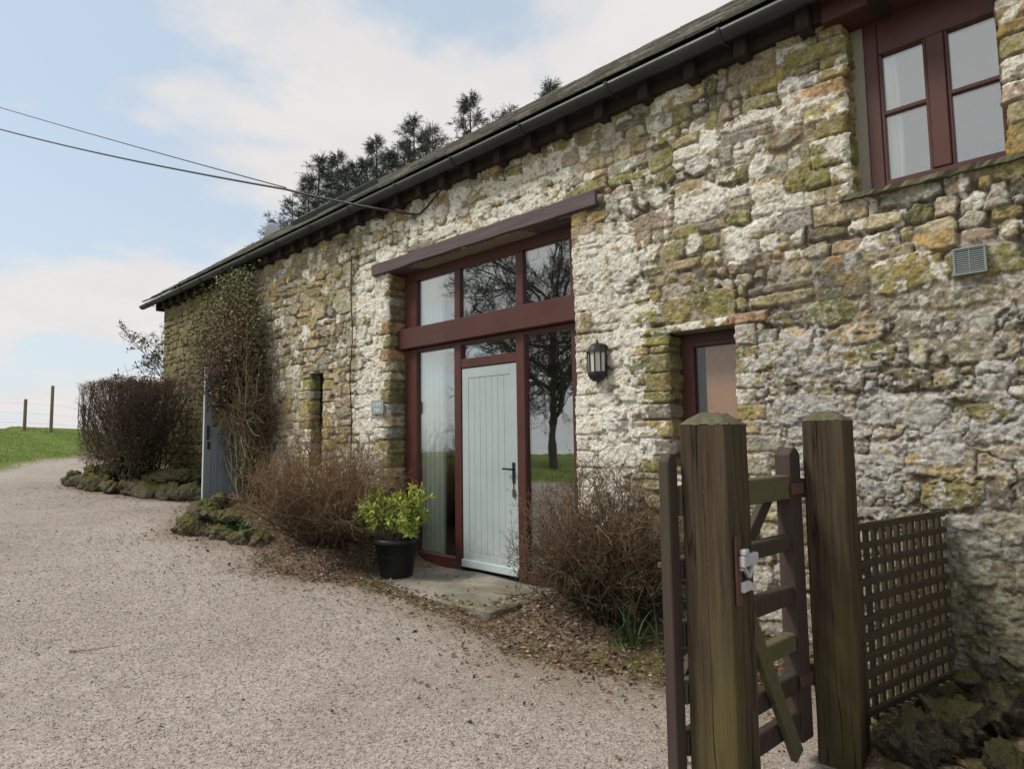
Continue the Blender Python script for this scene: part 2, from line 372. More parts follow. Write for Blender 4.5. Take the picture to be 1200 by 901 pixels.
Fg = np.stack([idx[:-1, :-1], idx[1:, :-1], idx[1:, 1:], idx[:-1, 1:]], -1).reshape(-1, 4)
nf = field_n(GX, GY) + 0.5 * (fbm(GX * 1.2, GY * 1.2, 31, 3) - .5)
grass_m = np.maximum(sstep(-0.15, 0.35, nf), sstep(8, 10, GY)); grass_m = np.where(GX > 6, np.maximum(grass_m, sstep(5, 9, -GY)), grass_m)
eb = GY - bed_edge(GX) + 0.5 * (fbm(GX * 2.2, GY * 2.2, 41, 4) - .5)
soil_m = sstep(-0.25, 0.18, eb) * (1 - grass_m)
moss_m = sstep(.5, .62, fbm(GX * 1.7, GY * 1.7, 51, 3)) * sstep(-.35, .2, eb) * .8
moss_m = np.where(GX > -1.2, np.maximum(moss_m, .75 * sstep(-.1, .3, eb)), moss_m)
me = mesh_np('ground', np.stack([GX, GY, GZ], -1), Fg)
at = me.color_attributes.new('Mask', 'FLOAT_COLOR', 'POINT')
cc = np.ones((nI * nJ, 4), np.float32); cc[:, 0] = grass_m.ravel(); cc[:, 1] = soil_m.ravel(); cc[:, 2] = moss_m.ravel(); at.data.foreach_set('color', cc.ravel())
wob = .35 * (fbm(GX * .5, GY * .5, 61, 3) - .5)
trk = np.maximum(np.exp(-((nf + 2.0 + wob) / .35) ** 2), np.exp(-((nf + 3.6 + wob) / .35) ** 2)) * .0 + .55 * np.exp(-((nf + 2.8 + wob) / .55) ** 2) * sstep(-4, -9, GX) + .5 * sstep(.52, .66, fbm(GX * .9, GY * .9, 63, 4))
leafy = sstep(-.65, .0, eb + .5 * (fbm(GX * 1.5, GY * 1.5, 65, 4) - .5)) ** 1.5
at = me.color_attributes.new('Wear', 'FLOAT_COLOR', 'POINT'); cc = np.ones((nI * nJ, 4), np.float32); cc[:, 0] = trk.ravel(); cc[:, 1] = leafy.ravel(); at.data.foreach_set('color', cc.ravel())
def ground_mat():
    m = Mat('gravel_soil_grass'); a = m.attr('Mask'); s = m.n('ShaderNodeSeparateColor'); m.l(a.outputs['Color'], s.inputs[0])
    a2 = m.attr('Wear'); s2 = m.n('ShaderNodeSeparateColor'); m.l(a2.outputs['Color'], s2.inputs[0])
    P = m.tc.outputs['Object']
    vo = m.n('ShaderNodeTexVoronoi'); vo.inputs['Scale'].default_value = 125; m.l(P, vo.inputs['Vector'])
    vs = m.n('ShaderNodeSeparateColor'); m.l(vo.outputs['Color'], vs.inputs[0])
    vo2 = m.n('ShaderNodeTexVoronoi'); vo2.inputs['Scale'].default_value = 62; m.l(P, vo2.inputs['Vector'])
    vs2 = m.n('ShaderNodeSeparateColor'); m.l(vo2.outputs['Color'], vs2.inputs[0])
    big = m.noise(0.55, 5, 0.6); mid = m.noise(5, 5, 0.65)
    g = m.mix(m.ramp(vs.outputs[0], 0.1, 0.95), (0.235, 0.205, 0.182), (0.455, 0.408, 0.368))
    g = m.mix(m.math('MULTIPLY', m.ramp(vs2.outputs[1], 0.72, 0.9), 0.45), g, (0.53, 0.475, 0.415))
    g = m.mix(m.math('MULTIPLY', m.ramp(vs2.outputs[0], 0.88, 0.96), 0.45), g, (0.15, 0.12, 0.10))
    g = m.mix(1.0, g, m.ramp(big, 0.3, 0.7, (0.86, 0.84, 0.82), (1.12, 1.12, 1.13)), 'MULTIPLY')
    g = m.mix(m.math('MULTIPLY', m.ramp(mid, 0.56, 0.72), 0.30), g, (0.20, 0.165, 0.135))
    g = m.mix(m.math('MULTIPLY', s2.outputs[0], m.ramp(m.noise(7, 4, .65), .35, .65)), g, (0.245, 0.21, 0.175))
    g = m.mix(m.math('MULTIPLY', s2.outputs[1], .8), g, m.mix(m.noise(14, 4, .7), (0.14, 0.105, 0.075), (0.30, 0.24, 0.18)))
    so = m.mix(m.ramp(mid, 0.3, 0.7), (0.055, 0.038, 0.026), (0.15, 0.105, 0.07))
    so = m.mix(m.ramp(vs2.outputs[2], 0.7, 0.8), so, (0.24, 0.19, 0.15))
    mo = m.mix(m.noise(30, 3, 0.6), (0.05, 0.058, 0.016), (0.13, 0.135, 0.04))
    so = m.mix(m.math('MULTIPLY', s.outputs[2], m.ramp(m.noise(9, 4, 0.6), 0.42, 0.55)), so, mo)
    edge = m.math('ADD', s.outputs[1], m.math('MULTIPLY', m.math('SUBTRACT', m.noise(22, 4, 0.7), 0.5), 0.9))
    c = m.mix(m.ramp(edge, 0.32, 0.62), g, so)
    gr = m.mix(m.ramp(m.noise(1.3, 5, 0.6), 0.3, 0.7), (0.075, 0.125, 0.020), (0.135, 0.18, 0.038))
    gr = m.mix(m.math('MULTIPLY', m.ramp(m.noise(4, 4, 0.6, sc3=(1, 3, 1)), 0.5, 0.75), 0.5), gr, (0.17, 0.165, 0.06))
    c = m.mix(s.outputs[0], c, gr)
    b = m.bump(vo.outputs['Distance'], 0.45, 0.004); b = m.bump(mid, 0.35, 0.02, b)
    return m.done(c, 0.95, b, 0.1)
tag(link('ground', me, ground_mat()), kind='structure')

# ------------------------------------------------------------------ the barn
barn = thing('stone_barn', 'long converted rubble stone barn with patchy limewash and a slate roof', 'barn', (0, 0, 0))
# openings in the front wall: x0, x1, z0, z1, depth of reveal
OPEN = {'screen': (-6.0, -3.31, .10, 3.40, .30), 'upper': (-1.10, -.325, 2.95, 4.10, .24), 'lower': (-2.42, -1.895, 1.25, 2.255, .28),
        'slit': (-7.78, -7.455, 1.15, 2.36, .13), 'doorway': (-10.32, -9.48, .52, 2.62, .25)}
WX0, WX1, WZ0, WZ1 = -13.62, 4.0, -.35, 4.34
def snap(a, vals, tol):
    a = np.array(a)
    for v in vals: a = a[np.abs(a - v) > tol]
    return np.unique(np.concatenate([a, np.array(vals)]))
xs = [WX0]
while xs[-1] < WX1:
    x = xs[-1]; xs.append(x + (0.0058 + 0.0007 * max(0, -x) if x < 0.1 else 0.03))
xs = snap(xs, [v for o in OPEN.values() for v in o[:2]] + [WX1], 0.004)
zs = snap(np.arange(WZ0, WZ1, 0.0078), [v for o in OPEN.values() for v in o[2:4]] + [WZ1], 0.004)
# --- stones
PAL = {'grey': (.33, .31, .265), 'pale': (.48, .44, .36), 'buff': (.45, .37, .235), 'olive': (.285, .255, .10), 'moss': (.19, .18, .075), 'ochre': (.42, .305, .12),
       'yellow': (.50, .40, .19), 'orange': (.40, .245, .13), 'brown': (.225, .175, .125), 'pink': (.40, .30, .235), 'dark': (.155, .145, .12), 'white': (.56, .53, .475)}
def pick(x, z, r):
    if x > -1.75 and z < 2.35: w = dict(grey=5, pale=4, dark=1.5, buff=1, moss=1.2, white=1.5)
    elif x > -2.7: w = dict(grey=4.2, pale=4.0, buff=3, olive=2.3, moss=1.0, ochre=1.4, yellow=.8, orange=.45, brown=1.4, pink=1.0, dark=.8, white=.8)
    elif x > -3.4: w = dict(grey=2, pale=3, buff=3, olive=1.5, ochre=1.2, brown=1, orange=.5, white=2)
    elif x > -6.6: w = dict(buff=4, olive=1.6, ochre=1.6, yellow=1.4, orange=.9, pale=3, brown=1.2, grey=1.4, white=2)
    elif x > -9.7: w = dict(buff=4, grey=3.2, pale=4, olive=1.5, yellow=1.3, ochre=1.0, orange=.55, brown=1.4, dark=.9, pink=.8)
    else: w = dict(moss=4, olive=3, brown=2.4, grey=1.5, buff=1.2)
    ks = list(w); t = sum(w.values()); u = r.random() * t
    for k in ks:
        u -= w[k]
        if u <= 0: break
    c = np.array(PAL[k]) * (1 + r.uniform(-.2, .2)); c = c * np.array([1 + r.uniform(-.05, .05) for _ in range(3)])
    return c
stones = []     # cx, cz, hw, hh, colour, protrusion, planes
r2 = random.Random(23)
def add_stone(x0, x1, z0, z1, col=None, prot=None, tidy=False, lst=stones):
    gap = r2.uniform(.003, .010) if tidy else r2.uniform(.004, .015)
    x0 += gap; x1 -= gap; z0 += gap * .8; z1 -= gap * .8
    if x1 - x0 < .02 or z1 - z0 < .02: return
    cx, cz, hw, hh = (x0 + x1) / 2, (z0 + z1) / 2, (x1 - x0) / 2, (z1 - z0) / 2
    j = .03 if tidy else .13
    pl = []
    for ang, d in ((0, hw), (math.pi / 2, hh), (math.pi, hw), (-math.pi / 2, hh)):
        a = ang + r2.gauss(0, j * (1 if abs(math.cos(ang)) > .5 else min(1, hh / hw * 1.6)))
        pl.append((math.cos(a), math.sin(a), d * r2.uniform(.93, 1.04)))
    if not tidy:
        for sx in (-1, 1):
            for sz in (-1, 1):
                if r2.random() < .75:
                    t = r2.uniform(.2, .9); ax, az = hh * r2.uniform(.7, 1.4), hw * r2.uniform(.7, 1.4); L = math.hypot(ax, az); nx_, nz_ = sx * ax / L, sz * az / L
                    corner = abs(nx_) * hw + abs(nz_) * hh
                    pl.append((nx_, nz_, corner - t * min(hh, hw) * .75))
    if col is None: col = pick(cx, cz, r2)
    if prot is None: prot = r2.uniform(.012, .042)
    lst.append((cx, cz, hw, hh, np.array(col), prot, pl, r2.gauss(0, .05), r2.gauss(0, .07)))
z = WZ0 - .05
while z < WZ1 + .1:
    h = r2.choice([.085, .10, .12, .14, .16, .19])
    x = WX0 - r2.random() * .3
    while x < WX1 + .2:
        big = x > -1.8 and z < 2.3
        w = h * r2.uniform(.8, 2.5) * (1.15 if big else 1.0); w = min(max(w, .09), .52)
        zz0 = z + r2.uniform(-.02, .02); zz1 = z + h + r2.uniform(-.02, .02)
        u = r2.random()
        if h > .16 and u < .33:
            m_ = zz0 + (zz1 - zz0) * r2.uniform(.38, .62); add_stone(x, x + w, zz0, m_)
            if r2.random() < .4: k_ = x + w * r2.uniform(.35, .65); add_stone(x, k_, m_, zz1); add_stone(k_, x + w, m_, zz1)
            else: add_stone(x, x + w, m_, zz1)
        elif u < .52 and w > .16: add_stone(x, x + w - .07, zz0, zz1); add_stone(x + w - .075, x + w, zz0, zz0 + h * .55); add_stone(x + w - .07, x + w, zz0 + h * .5, zz1)
        else: add_stone(x, x + w, zz0, zz1 + (h * .5 if u > .93 else 0))
        x += w
    z += h
quoins = []; edge_rows = {}
def quoin_column(key, side, rows):
    """rows (z0, z1, length, colour); side -1 = stones left of the opening's left edge"""
    x0, x1, _, _, _ = OPEN[key]; e = x0 if side < 0 else x1
    for z0, z1, L, c in rows:
        if side < 0: add_stone(e - L, e + .10, z0, z1, c, r2.uniform(.022, .038), True, quoins)
        else: add_stone(e - .10, e + L, z0, z1, c, r2.uniform(.022, .038), True, quoins)
    edge_rows[(key, side)] = rows
def auto_rows(z0, z1, pals, h=(.1, .19)):
    rows = []; z = z0; k = 0
    while z < z1 - .03:
        d = min(r2.uniform(*h), z1 - z)
        if z1 - z - d < .05: d = z1 - z
        c = np.array(PAL[r2.choice(pals)]) * r2.uniform(.8, 1.15)
        rows.append((z, z + d, r2.uniform(.14, .2) if k % 2 else r2.uniform(.25, .4), c)); z += d; k += 1
    return rows
q = PAL
quoin_column('upper', -1, [(2.80, 2.945, .24, q['buff']), (2.945, 3.055, .29, q['olive']), (3.055, 3.18, .13, q['yellow']), (3.18, 3.37, .24, (.27, .24, .075)), (3.37, 3.49, .19, (.25, .23, .08)), (3.49, 3.605, .27, (.47, .39, .19)), (3.605, 3.745, .36, (.48, .30, .16)), (3.745, 3.82, .16, q['ochre']), (3.82, 3.90, .15, q['olive']), (3.90, 4.02, .36, (.33, .30, .11)), (4.02, 4.10, .15, q['orange'])])
quoin_column('upper', 1, [(2.94, 3.12, .2, (.42, .25, .07)), (3.12, 3.24, .3, q['buff']), (3.24, 3.36, .3, q['pink']), (3.36, 3.5, .22, q['brown']), (3.5, 3.62, .3, q['olive']), (3.62, 3.7, .3, q['ochre']), (3.7, 3.85, .24, (.38, .24, .15)), (3.85, 4.1, .3, q['olive'])])
quoin_column('lower', -1, [(1.2, 1.33, .3, q['olive']), (1.33, 1.46, .16, q['grey']), (1.46, 1.6, .32, q['ochre']), (1.6, 1.73, .26, q['grey']), (1.73, 1.82, .3, q['olive']), (1.82, 1.96, .2, (.24, .21, .08)), (1.96, 2.11, .34, q['moss']), (2.11, 2.17, .15, q['olive']), (2.17, 2.255, .32, (.31, .29, .10))])
quoin_column('lower', 1, [(1.2, 1.36, .22, q['pale']), (1.36, 1.48, .3, q['grey']), (1.48, 1.58, .15, q['buff']), (1.58, 1.68, .2, q['ochre']), (1.68, 1.80, .14, q['white']), (1.80, 1.9, .2, q['pale']), (1.9, 2.1, .33, (.19, .18, .085)), (2.1, 2.255, .16, (.52, .47, .41))])
quoin_column('screen', -1, auto_rows(.0, 3.40, ['buff', 'olive', 'grey', 'brown', 'orange', 'moss', 'pale']))
quoin_column('screen', 1, auto_rows(.0, 3.40, ['pale', 'white', 'buff', 'ochre', 'pink']))
quoin_column('slit', -1, [(1.05, 1.22, .3, q['ochre']), (1.22, 1.34, .2, q['yellow']), (1.34, 1.44, .3, q['pale']), (1.44, 1.62, .2, (.26, .23, .09)), (1.62, 1.73, .25, q['olive']), (1.73, 1.82, .14, q['orange']), (1.82, 2.02, .3, (.45, .36, .16)), (2.02, 2.14, .3, q['pale']), (2.14, 2.30, .28, (.33, .34, .10)), (2.30, 2.36, .2, q['buff'])])
quoin_column('slit', 1, auto_rows(1.1, 2.36, ['olive', 'buff', 'grey', 'yellow'], (.09, .15)))
quoin_column('doorway', -1, auto_rows(.4, 2.62, ['brown', 'olive', 'grey'])); quoin_column('doorway', 1, auto_rows(.4, 2.62, ['brown', 'buff', 'grey']))
add_stone(-2.66, -1.90, 2.245, 2.315, (.30, .255, .105), .045, True, quoins); add_stone(-1.93, -1.66, 2.25, 2.325, (.42, .25, .16), .04, True, quoins)
for k in range(5): add_stone(-8.0 + k * .22, -7.8 + k * .22, 2.38, 2.46, q['buff'] if k % 2 else q['grey'], .03, True, quoins)
# --- paint the stones onto the grid
X, Z = np.meshgrid(xs, zs, indexing='ij')
wxn = .012 * (fbm(X * 9, Z * 9, 101, 3) - .5) * 2 + .007 * (fbm(X * 34, Z * 34, 103, 2) - .5) * 2
wzn = .010 * (fbm(X * 8, Z * 11, 102, 3) - .5) * 2 + .006 * (fbm(X * 34, Z * 34, 104, 2) - .5) * 2
best = np.full(X.shape, -.05); sid = np.full(X.shape, -1); 
def paint(lst, base, tidy):
    for k, (cx, cz, hw, hh, col, prot, pl, tx, tzt) in enumerate(lst):
        i0, i1 = np.searchsorted(xs, (cx - hw - .06, cx + hw + .06)); j0, j1 = np.searchsorted(zs, (cz - hh - .06, cz + hh + .06))
        if i1 <= i0 or j1 <= j0: continue
        f = .45 if tidy else 1.0
        px = X[i0:i1, j0:j1] + wxn[i0:i1, j0:j1] * f - cx; pz = Z[i0:i1, j0:j1] + wzn[i0:i1, j0:j1] * f - cz
        ins = np.full(px.shape, 9.0)
        for a, b, d in pl: ins = np.minimum(ins, d - (a * px + b * pz))
        sub = best[i0:i1, j0:j1]; ss = sid[i0:i1, j0:j1]
        upd = (ins > sub) if not tidy else (ins > -.008)
        sub[upd] = ins[upd]; ss[upd] = base + k
paint(stones, 0, False); paint(quoins, len(stones), True)
ALL = stones + quoins
Acol = np.array([s[4] for s in ALL]); Apr = np.array([s[5] for s in ALL]); Atx = np.array([s[7] for s in ALL]); Atz = np.array([s[8] for s in ALL]); Acx = np.array([s[0] for s in ALL]); Acz = np.array([s[1] for s in ALL])
def soft_box(x0, x1, z0, z1, s=.25): return sstep(x0 - s, x0 + s, X) * (1 - sstep(x1 - s, x1 + s, X)) * sstep(z0 - s, z0 + s, Z) * (1 - sstep(z1 - s, z1 + s, Z))
def rank(a):   # noise to an even 0..1 spread
    o = np.empty(a.size); o[np.argsort(a.ravel())] = np.linspace(0, 1, a.size); return o.reshape(a.shape)
rough_zone = soft_box(-1.75, 5, -.5, 2.25, .3)          # rough flush masonry low on the right
lime = np.maximum.reduce([1.0 * soft_box(-3.34, -2.66, .45, 3.3), .40 * soft_box(-3.4, -1.3, 2.3, 4.0), .60 * soft_box(-6.4, -3.0, 3.4, 4.05, .15), .72 * soft_box(-6.75, -6.05, .8, 3.6, .2), .24 * soft_box(-8.6, -6.5, 2.3, 4.0), .30 * soft_box(-9.65, -8.2, .7, 3.2), .16 * soft_box(-8.2, -6.6, .8, 2.4), .46 * rough_zone * sstep(.25, .9, Z), .24 + 0 * X])
lime = lime * (1 - sstep(-9.6, -10.1, X) * .9)
nl = rank(.6 * fbm(X * 2.6, Z * 3.4, 201, 4) + .4 * fbm(X * 15, Z * 19, 205, 4, .6))
per = soft_box(-3.5, -2.4, .3, 3.6, .3); nl = np.clip(nl * (.45 + .55 * per) + (1 - per) * .55 * _hash(np.clip(sid, 0, None), np.clip(sid, 0, None) * 0 + 9, 4), 0, 1)
limem = sstep(-.03, .03, lime - nl); limem = limem * (1 - .8 * sstep(.60, .68, fbm(X * 17, Z * 26, 207, 4, .6)))
stone = (sid >= 0) & (best > -.012)
sidc = np.clip(sid, 0, None)
edge_w = np.where(rough_zone > .5, .014, .008)
prof = np.where(stone, sstep(-.008, edge_w, best), 0)
rz = np.clip(1 - .52 * rough_zone - .60 * limem, .25, 1)
pr = Apr[sidc] * rz * .64
tilt = np.clip(Atx[sidc] * (X - Acx[sidc]) + Atz[sidc] * (Z - Acz[sidc]), -.012, .012)
n_mid = fbm(X * 22, Z * 26, 301, 4, .6) - .5; n_fine = fbm(X * 75, Z * 80, 305, 3, .6) - .5; n_big = fbm(X * 1.3, Z * 1.3, 309, 3) - .5
ridge = 1 - np.abs(fbm(X * 12 + 3, Z * 14, 311, 3) * 2 - 1)
disp = prof * (pr + tilt * rz) + n_mid * (.010 + .007 * rough_zone) * (.45 + .55 * prof) * (1 - .3 * limem) + n_fine * .008 + n_big * .04 + limem * .008 + rough_zone * ((ridge - .75) * .022 + .010)
nid = (_hash(sidc, sidc * 0 + 5, 3))
flat = prof * (sstep(.2, .8, (fbm(X * 7 + nid * 13, Z * 9 + nid * 7, 313, 2) * 6) % 1.0) * .16 + np.floor(fbm(X * 7 + nid * 13, Z * 9 + nid * 7, 313, 2) * 6) * .16 - .5) * .015 * (1 - .6 * limem)
disp = disp + flat
# colour
mort = np.stack([.345 + 0 * X, .29 + 0 * X, .22 + 0 * X], -1) * (1 + .5 * (fbm(X * 6, Z * 6, 401, 4) - .5))[..., None]
sc_ = Acol[sidc]; var = fbm(X * 13 + nid * 91, Z * 13 + nid * 37, 403, 4, .6) - .5
sc_ = sc_ * (1 + 1.1 * var)[..., None]
tint = sstep(.50, .66, fbm(X * 6 + nid * 51, Z * 7, 407, 3))[..., None]; sc_ = sc_ * (1 - tint * .30) + tint * .30 * (np.array([.28, .25, .11]) + 0 * sc_)   # algae
tint2 = sstep(.58, .70, fbm(X * 8 + nid * 23, Z * 9, 409, 3))[..., None]; sc_ = sc_ * (1 - tint2 * .5) + tint2 * .5 * (np.array([.40, .285, .125]) + 0 * sc_)
mort = mort * (1 - .18 * rough_zone)[..., None]
C = mort * (1 - prof[..., None]) + sc_ * prof[..., None]
crack = sstep(.002, -.007, best) * sstep(.56, .40, fbm(X * 4, Z * 4, 411, 3)); crack2 = sstep(.035, .010, np.abs(fbm(X * 6, Z * 7, 415, 4, .55) - .5)) * sstep(.5, .6, fbm(X * 3, Z * 3, 417, 3)) * (.35 + .65 * rough_zone); crack = np.maximum(crack, crack2); C = C * (1 - .62 * crack[..., None])          # open, dirty joints
disp = disp - crack * .016 - sstep(.60, .72, fbm(X * 40, Z * 40, 419, 3)) * .005
white = np.stack([.80 - .36 * rough_zone, .77 - .335 * rough_zone, .69 - .275 * rough_zone], -1) * (1 + .55 * (fbm(X * 18, Z * 18, 421, 4, .6) - .5))[..., None]
C = C * (1 - .90 * limem[..., None]) + white * .90 * limem[..., None]
lich = sstep(.57, .63, fbm(X * 26, Z * 26, 431, 4, .65)) * (.6 * rough_zone + .32) * (1 - .7 * limem * (1 - rough_zone)); C = C * (1 - lich[..., None]) + np.array([.55, .545, .51]) * lich[..., None]
olv = sstep(.57, .66, fbm(X * 3.1, Z * 4.2, 441, 4)) * .35 * (1 - .6 * rough_zone) * (1 - .6 * limem); C = C * (1 - olv[..., None]) + np.array([.27, .25, .11]) * olv[..., None]
# green, damp foot of the wall and the algae-covered west end
foot = sstep(1.30, .45, Z + .5 * (fbm(X * 3, Z * 3, 451, 3) - .5)) * sstep(-1.7, -.8, X) * .80; C = C * (1 - foot[..., None]) + (np.array([.115, .11, .06]) * (1 + 1.2 * var)[..., None]) * foot[..., None]
west = sstep(-9.7, -10.4, X + .8 * (fbm(X * 2, Z * 2, 461, 3) - .5)) * .66; C = C * (1 - west[..., None]) + (np.array([.175, .15, .07]) * (1 + 1.6 * var)[..., None]) * west[..., None]
# dark speckle
spk = sstep(.60, .66, fbm(X * 48, Z * 48, 471, 3, .6)) * .5 * (1 - .45 * limem); C = C * (1 - spk[..., None]) + np.array([.13, .11, .07]) * spk[..., None]
C = np.clip(C, .02, .8)
# edges of the openings: worn arrises and a slightly uneven line
dxl = np.zeros_like(X)
for key, (x0, x1, z0, z1, dep) in OPEN.items():
    inz = sstep(z0 - .05, z0, Z) * (1 - sstep(z1, z1 + .05, Z))
    for e, sgn in ((x0, -1), (x1, 1)):
        d = np.maximum((X - e) * sgn, 0); near = np.exp(-d / .03) * inz * (((X - e) * sgn) > -1e-6)
        row = np.zeros_like(zs); rr = edge_rows[(key, sgn)]
        rq = random.Random(hash((key, sgn)) % 1000 if False else len(rr) * 7 + int(abs(e) * 100))
        for a, b, L, c in rr: row[(zs >= a) & (zs < b)] = rq.uniform(-.010, .012)
        nse = .012 * (fbm(zs * 30, zs * 0 + e, 501, 3) - .5) * 2
        dxl += near * sgn * (row + nse)[None, :] * -1
        disp = disp - .024 * (1 - np.clip(d / .03, 0, 1)) ** 2 * inz * (((X - e) * sgn) > -1e-6)
VX, VY, VZ = X + dxl, -disp, Z
nX, nZ = X.shape; idx = np.arange(nX * nZ).reshape(nX, nZ)
xc = (xs[:-1] + xs[1:]) / 2; zc_ = (zs[:-1] + zs[1:]) / 2
keep = np.ones((nX - 1, nZ - 1), bool)
for x0, x1, z0, z1, dep in OPEN.values(): keep &= ~(((xc > x0) & (xc < x1))[:, None] & ((zc_ > z0) & (zc_ < z1))[None, :])
Fq = np.stack([idx[:-1, :-1], idx[1:, :-1], idx[1:, 1:], idx[:-1, 1:]], -1)[keep]
parts = [(np.stack([VX, VY, VZ], -1).reshape(-1, 3), Fq, C.reshape(-1, 3))]
# reveals
for key, (x0, x1, z0, z1, dep) in OPEN.items():
    j0, j1 = np.searchsorted(zs, z0 - 1e-6), np.searchsorted(zs, z1 + 1e-6)
    for e, sgn in ((x0, -1), (x1, 1)):
        i = int(np.argmin(np.abs(xs - e))); zz = zs[j0:j1]; S = np.concatenate([[0, .006, .014], np.arange(.026, dep, .014), [dep]])
        SS, ZZ = np.meshgrid(S, zz, indexing='ij')
        d = np.zeros_like(SS); cR = np.zeros(SS.shape + (3,)) + np.array([.30, .255, .20])
        for a, b, L, c in edge_rows[(key, sgn)]:
            mk = np.minimum(ZZ - a, b - ZZ) + .010 * (fbm(SS * 14, ZZ * 14, 601, 3) - .5); on = sstep(.002, .026, mk)
            d = np.maximum(d, on * .03); cR = cR * (1 - on[..., None]) + np.array(c) * .95 * on[..., None]
        vR = fbm(SS * 16 + e, ZZ * 16, 611, 4, .6) - .5
        ramp = np.clip(SS / .02, 0, 1)
        d = (d - .02 + .02 * vR + .008 * (fbm(SS * 60, ZZ * 60, 613, 3) - .5)) * ramp
        al = sstep(.45, .6, fbm(SS * 7 + e, ZZ * 7, 617, 3))[..., None] * .6
        cR = (cR * (1 - al) + np.array([.19, .175, .075]) * al) * (1 + 1.0 * vR)[..., None]
        y0 = VY[i, j0:j1][None, :]
        Vr = np.stack([VX[i, j0:j1][None, :] - sgn * d, y0 + SS * (1 - y0 / dep), ZZ], -1)
        ii = np.arange(SS.size).reshape(SS.shape); Fr = np.stack([ii[:-1, :-1], ii[1:, :-1], ii[1:, 1:], ii[:-1, 1:]], -1).reshape(-1, 4)
        if sgn > 0: Fr = Fr[:, ::-1]
        parts.append((Vr.reshape(-1, 3), Fr, np.clip(cR, .02, .8).reshape(-1, 3)))
    i0, i1 = int(np.argmin(np.abs(xs - x0))), int(np.argmin(np.abs(xs - x1)))
    for j, up in ((j0, 1), (j1 - 1, -1)):
        S = np.linspace(0, dep, 8); XX = VX[i0:i1 + 1, j]; Y0 = VY[i0:i1 + 1, j]
        Vr = np.stack([np.broadcast_to(XX[None], (8, len(XX))), Y0[None] + S[:, None] * (1 - Y0[None] / dep), np.full((8, len(XX)), zs[j]) + .006 * (fbm(np.broadcast_to(XX[None], (8, len(XX))) * 20, S[:, None] * 20 + 0 * XX[None], 77, 3) - .5)], -1)
        ii = np.arange(8 * len(XX)).reshape(8, len(XX)); Fr = np.stack([ii[:-1, :-1], ii[1:, :-1], ii[1:, 1:], ii[:-1, 1:]], -1).reshape(-1, 4)
        parts.append((Vr.reshape(-1, 3), Fr, np.array([.26, .23, .17])))
# gable end and back walls: plain rubble-coloured sheets with real relief
def plain_wall(pts_fn, us, vs_, seed):
    U, Vv = np.meshgrid(us, vs_, indexing='ij'); h = .05 * (fbm(U * 3.5, Vv * 6, seed, 4) - .5); P = pts_fn(U, Vv, h)
    ii = np.arange(U.size).reshape(U.shape); F = np.stack([ii[:-1, :-1], ii[1:, :-1], ii[1:, 1:], ii[:-1, 1:]], -1).reshape(-1, 4)
    c = np.array([.27, .235, .15]) * (1 + 1.2 * (fbm(U * 5, Vv * 8, seed + 3, 4) - .5))[..., None]
    parts.append((P.reshape(-1, 3), F, c.reshape(-1, 3)))
roof_z = lambda y: 4.25 + .75 * (np.where(y < 3.5, y, 7.0 - y) + .2)
plain_wall(lambda u, v, h: np.stack([WX0 + .06 * h, u * 7.0, -.35 + v * (roof_z(u * 7.0) - .1 + .35)], -1), np.linspace(0, 1, 90), np.linspace(0, 1, 60), 701)
plain_wall(lambda u, v, h: np.stack([WX1 + h, u * 7.0, -.35 + v * (roof_z(u * 7.0) - .1 + .35)], -1), np.linspace(0, 1, 60), np.linspace(0, 1, 40), 702)
plain_wall(lambda u, v, h: np.stack([WX0 + u * (WX1 - WX0), 7.0 + h, -.5 + v * 4.8], -1), np.linspace(0, 1, 120), np.linspace(0, 1, 40), 703)
V_, F_, C_ = cat_mesh(parts)
link('wall', mesh_np('wall', V_, F_, C_), M['wall'], barn)
# dark rooms behind the glass
mb = MB(); mb.box(-6.6, -2.7, .46, 5.0, .05, .10); mb.box(-6.6, -2.7, 5.0, 5.1, .05, 3.6); mb.box(-6.7, -6.6, .46, 5.1, .05, 3.6); mb.box(-2.7, -2.62, .46, 5.1, .05, 4.2); mb.box(-6.7, -2.62, .46, 5.1, 3.6, 3.68)
mb.box(-2.6, .9, .4, 3.4, 2.62, 2.68); mb.box(-2.6, .9, 3.4, 3.5, -.2, 4.3); mb.box(.9, 1.0, .4, 3.5, -.2, 4.3); mb.box(-2.6, .9, .4, 3.4, 4.3, 4.36); 
mb.build('inner_walls', M['inside'], barn); MB().box(-10.6, -9.2, 1.3, 1.4, .3, 3.0).build('passage_wall', M['inside'], barn); MB().box(-8.6, -7.0, .75, .80, .7, 2.9).build('slit_back', M['vent_dark'], barn)
